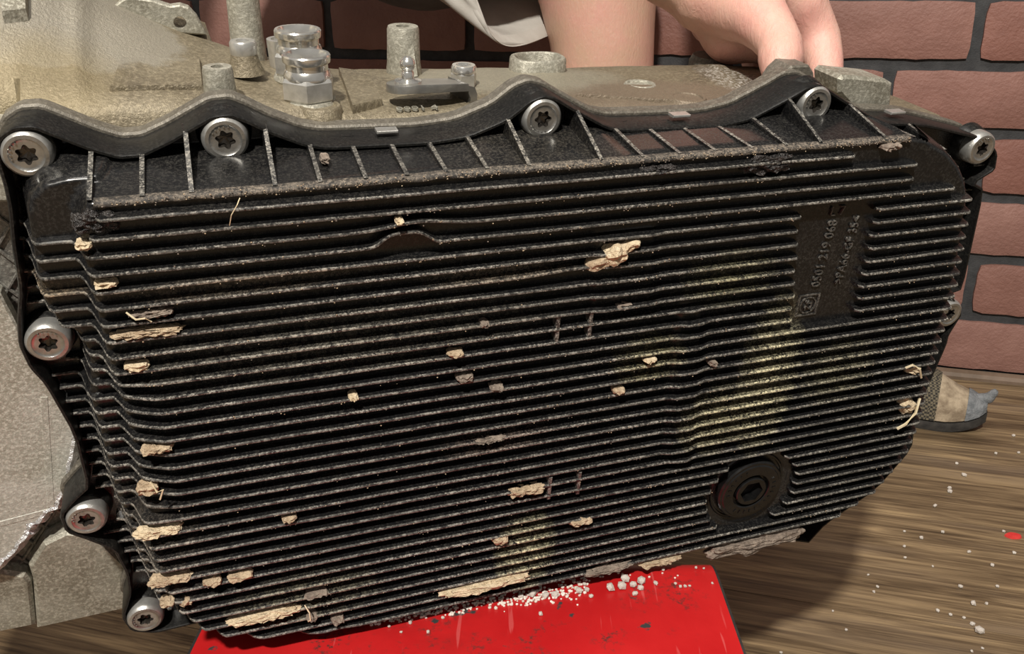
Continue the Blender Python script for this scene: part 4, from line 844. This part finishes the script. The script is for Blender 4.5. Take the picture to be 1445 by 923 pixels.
# thumb nail and a shirt, hair, shorts as clothing
sh = blob([[(Vector((-.09, .975, .56)), .130), (Vector((-.09, .96, .70)), .142), (Vector((-.09, .92, .86)), .150), (Vector((-.09, .895, .95)), .10)],
           [(Vector((.17, .81, .76)), .060), (Vector((.12, .88, .94)), .078), (Vector((-.09, .90, .93)), .115), (Vector((-.30, .88, .93)), .078), (Vector((-.38, .79, .80)), .060)]], .012, 4)
sh.materials.clear(); sh.materials.append(M_SHIRT); o = bpy.data.objects.new('shirt', sh); COL.objects.link(o); o.parent = person
hr_ = blob([[(Vector((-.09, .875, 1.17)), .082), (Vector((-.09, .865, 1.24)), .082)]], .01, 3); hr_.materials.clear(); hr_.materials.append(M_HAIR); o = bpy.data.objects.new('hair', hr_); COL.objects.link(o); o.parent = person
# shorts: seat and right leg, and the loose left leg whose open hem hangs beside the thigh
st_ = blob([[(HIPL+Vector((0, 0, .02)), .105), (HIPR+Vector((0, 0, .02)), .105), (Vector((-.30, .81, .535)), .088), (Vector((-.325, .765, .525)), .082)]], .012, 4)
st_.materials.clear(); st_.materials.append(M_CLOTH); o = bpy.data.objects.new('shorts', st_); COL.objects.link(o); o.parent = person
rim_ = [(664, -22, .865), (673, 2, .862), (681, 24, .862), (688, 42, .865), (699, 56, .872), (714, 65, .885), (735, 64, .905), (760, 55, .935), (790, 42, .985), (830, 25, 1.02), (880, -5, 1.03), (925, -55, 1.0), (915, -110, .95), (850, -140, .90), (770, -125, .875), (705, -80, .868)]
rp = chaikin([np.array(ondepth(*q)) for q in rim_], 2); nrm = len(rp)
hc_ = np.array(ondepth(645, -250, .96)); ax = np.array([.35, -.25, -.9]); ax /= np.linalg.norm(ax)
ex = np.cross(ax, [0, 1, 0]); ex /= np.linalg.norm(ex); ey = np.cross(ax, ex); top = []
cen = sum(rp)/nrm
for p in rp:
    d = p-cen; d = d-ax*(d@ax); d /= np.linalg.norm(d); top.append(hc_+d*.150)
mb = MB(); R_ = []
for t in np.linspace(0, 1, 12):
    rg = []
    for k, (p, q) in enumerate(zip(rp, top)):
        x = p*(1-t)+q*t; dd = x-(cen*(1-t)+hc_*t); dd /= np.linalg.norm(dd)
        wv = .004*math.sin(k*.55+t*3)*math.sin(math.pi*min(1, t*1.6+.08))+.012*math.sin(math.pi*min(t*1.2, 1))
        rg.append(tuple(x+dd*wv))
    R_.append(rg)
mb.rings(R_, 0, False, False); o = mb.build('shorts_leg', M_CLOTH, person, True); sm = o.modifiers.new('thickness', 'SOLIDIFY'); sm.thickness = .0022; sm.offset = 0
mb = MB(); hem = []
for k, (p, q) in enumerate(zip(rp, top)):
    dd = p-cen; dd /= np.linalg.norm(dd); t = (q-p)/np.linalg.norm(q-p)
    hem.append([tuple(p+t*a+dd*c) for a, c in ((-.0012, 0), (.002, .0022), (.013, .0020), (.0145, 0), (.013, -.0020), (.002, -.0022))])
nh = len(hem); vs2 = [x for r_ in hem for x in r_]
mb.add(vs2, [(k*6+i, k*6+(i+1) % 6, ((k+1) % nh)*6+(i+1) % 6, ((k+1) % nh)*6+i) for k in range(nh) for i in range(6)]); mb.build('hem', M_CLOTH, person, True, 60)
# shoe : toe poking out to the right behind the pan
M_SUEDE = simple('worn_tan_suede', (.22, .165, .11), (.46, .37, .26), 70, .9, 0, 500, .6, .001, (.35, .6))
M_RUB = simple('grey_rubber', (.13, .14, .15), (.24, .25, .26), 150, .75, 0, 420, 1, .0015)
M_SOLE = simple('dark_sole_rubber', (.02, .018, .016), (.05, .045, .04), 120, .8)
M_WEAVE, N, K, B = newmat('dark_woven_webbing'); v = coords(N, K); wv = N.new('ShaderNodeTexChecker'); K.new(v, wv.inputs[0]); wv.inputs['Scale'].default_value = 420
wv.inputs[1].default_value = (.16, .135, .09, 1); wv.inputs[2].default_value = (.03, .027, .022, 1); K.new(wv.outputs[0], B.inputs['Base Color']); B.inputs['Roughness'].default_value = .9
bump(N, K, B, wv.outputs[1], .6, .001)
HEEL = Vector((.335, .955, 0)); TOE = Vector(onz(1389, 590, .012)); TOE.z = 0
a = (TOE-HEEL); SLN = a.length; a.normalize(); pr_ = Vector((-a.y, a.x, 0))
def srings(t0, t1, n, grow=0., curl=False, z0=.012):
    out = []
    for t in np.linspace(t0, t1, n):
        hw = np.interp(t, [0, .08, .3, .6, .8, .92, .97, 1], [.016, .028, .030, .034, .031, .024, .019, .010])+grow
        ht = np.interp(t, [0, .1, .45, .65, .8, .92, 1], [.085, .095, .080, .066, .050, .036, .020])+grow
        lift = .012*max(0, (t-.8)/.2)**2; rg = []
        for ph in np.linspace(0, math.pi, 13): rg.append(tuple(HEEL*0+a*(t*SLN)+pr_*(hw*math.cos(ph))+Vector((0, 0, lift+z0+(ht-z0)*math.sin(ph)**.8))))
        out.append(rg)
    return out
def ssurf(name, t0, t1, n, mat, grow=0., par=None): mb = MB(); mb.rings(srings(t0, t1, n, grow)); return mb.build(name, mat, par or shoe, True, 60)
shoe = ssurf('shoe', 0, .97, 26, M_SUEDE, 0., person); shoe.location = HEEL; shoe['label'] = 'worn tan shoe with grey rubber toe cap'
ssurf('toe_cap', .905, 1.0, 10, M_RUB, .0012); ssurf('woven_panel', .50, .765, 12, M_WEAVE, .0016)
mb = MB(); R_ = []
for t in np.linspace(-.01, 1.005, 28):
    hw = float(np.interp(t, [-.01, .08, .3, .6, .8, .92, .97, 1.005], [.012, .029, .031, .035, .032, .025, .020, .012])); lift = .012*max(0, (t-.8)/.2)**2; c = a*(t*SLN)
    R_.append([tuple(c+pr_*k*hw+Vector((0, 0, lift+z))) for k, z in ((-1, 0), (1, 0), (1.03, .004), (1, .010), (-1, .010), (-1.03, .004))])
mb.rings(R_); mb.build('sole', M_SOLE, shoe, True, 40)
ch = [(a*(SLN*(.955))+Vector((0, 0, .034)), .006), (a*(SLN*(1.0))+Vector((0, 0, .036)), .006), (a*(SLN*(1.02))+Vector((0, 0, .044)), .0045)]
me = blob([ch], .002, 4); me.materials.clear(); me.materials.append(M_RUB); o = bpy.data.objects.new('toe_curl', me); COL.objects.link(o); o.parent = shoe
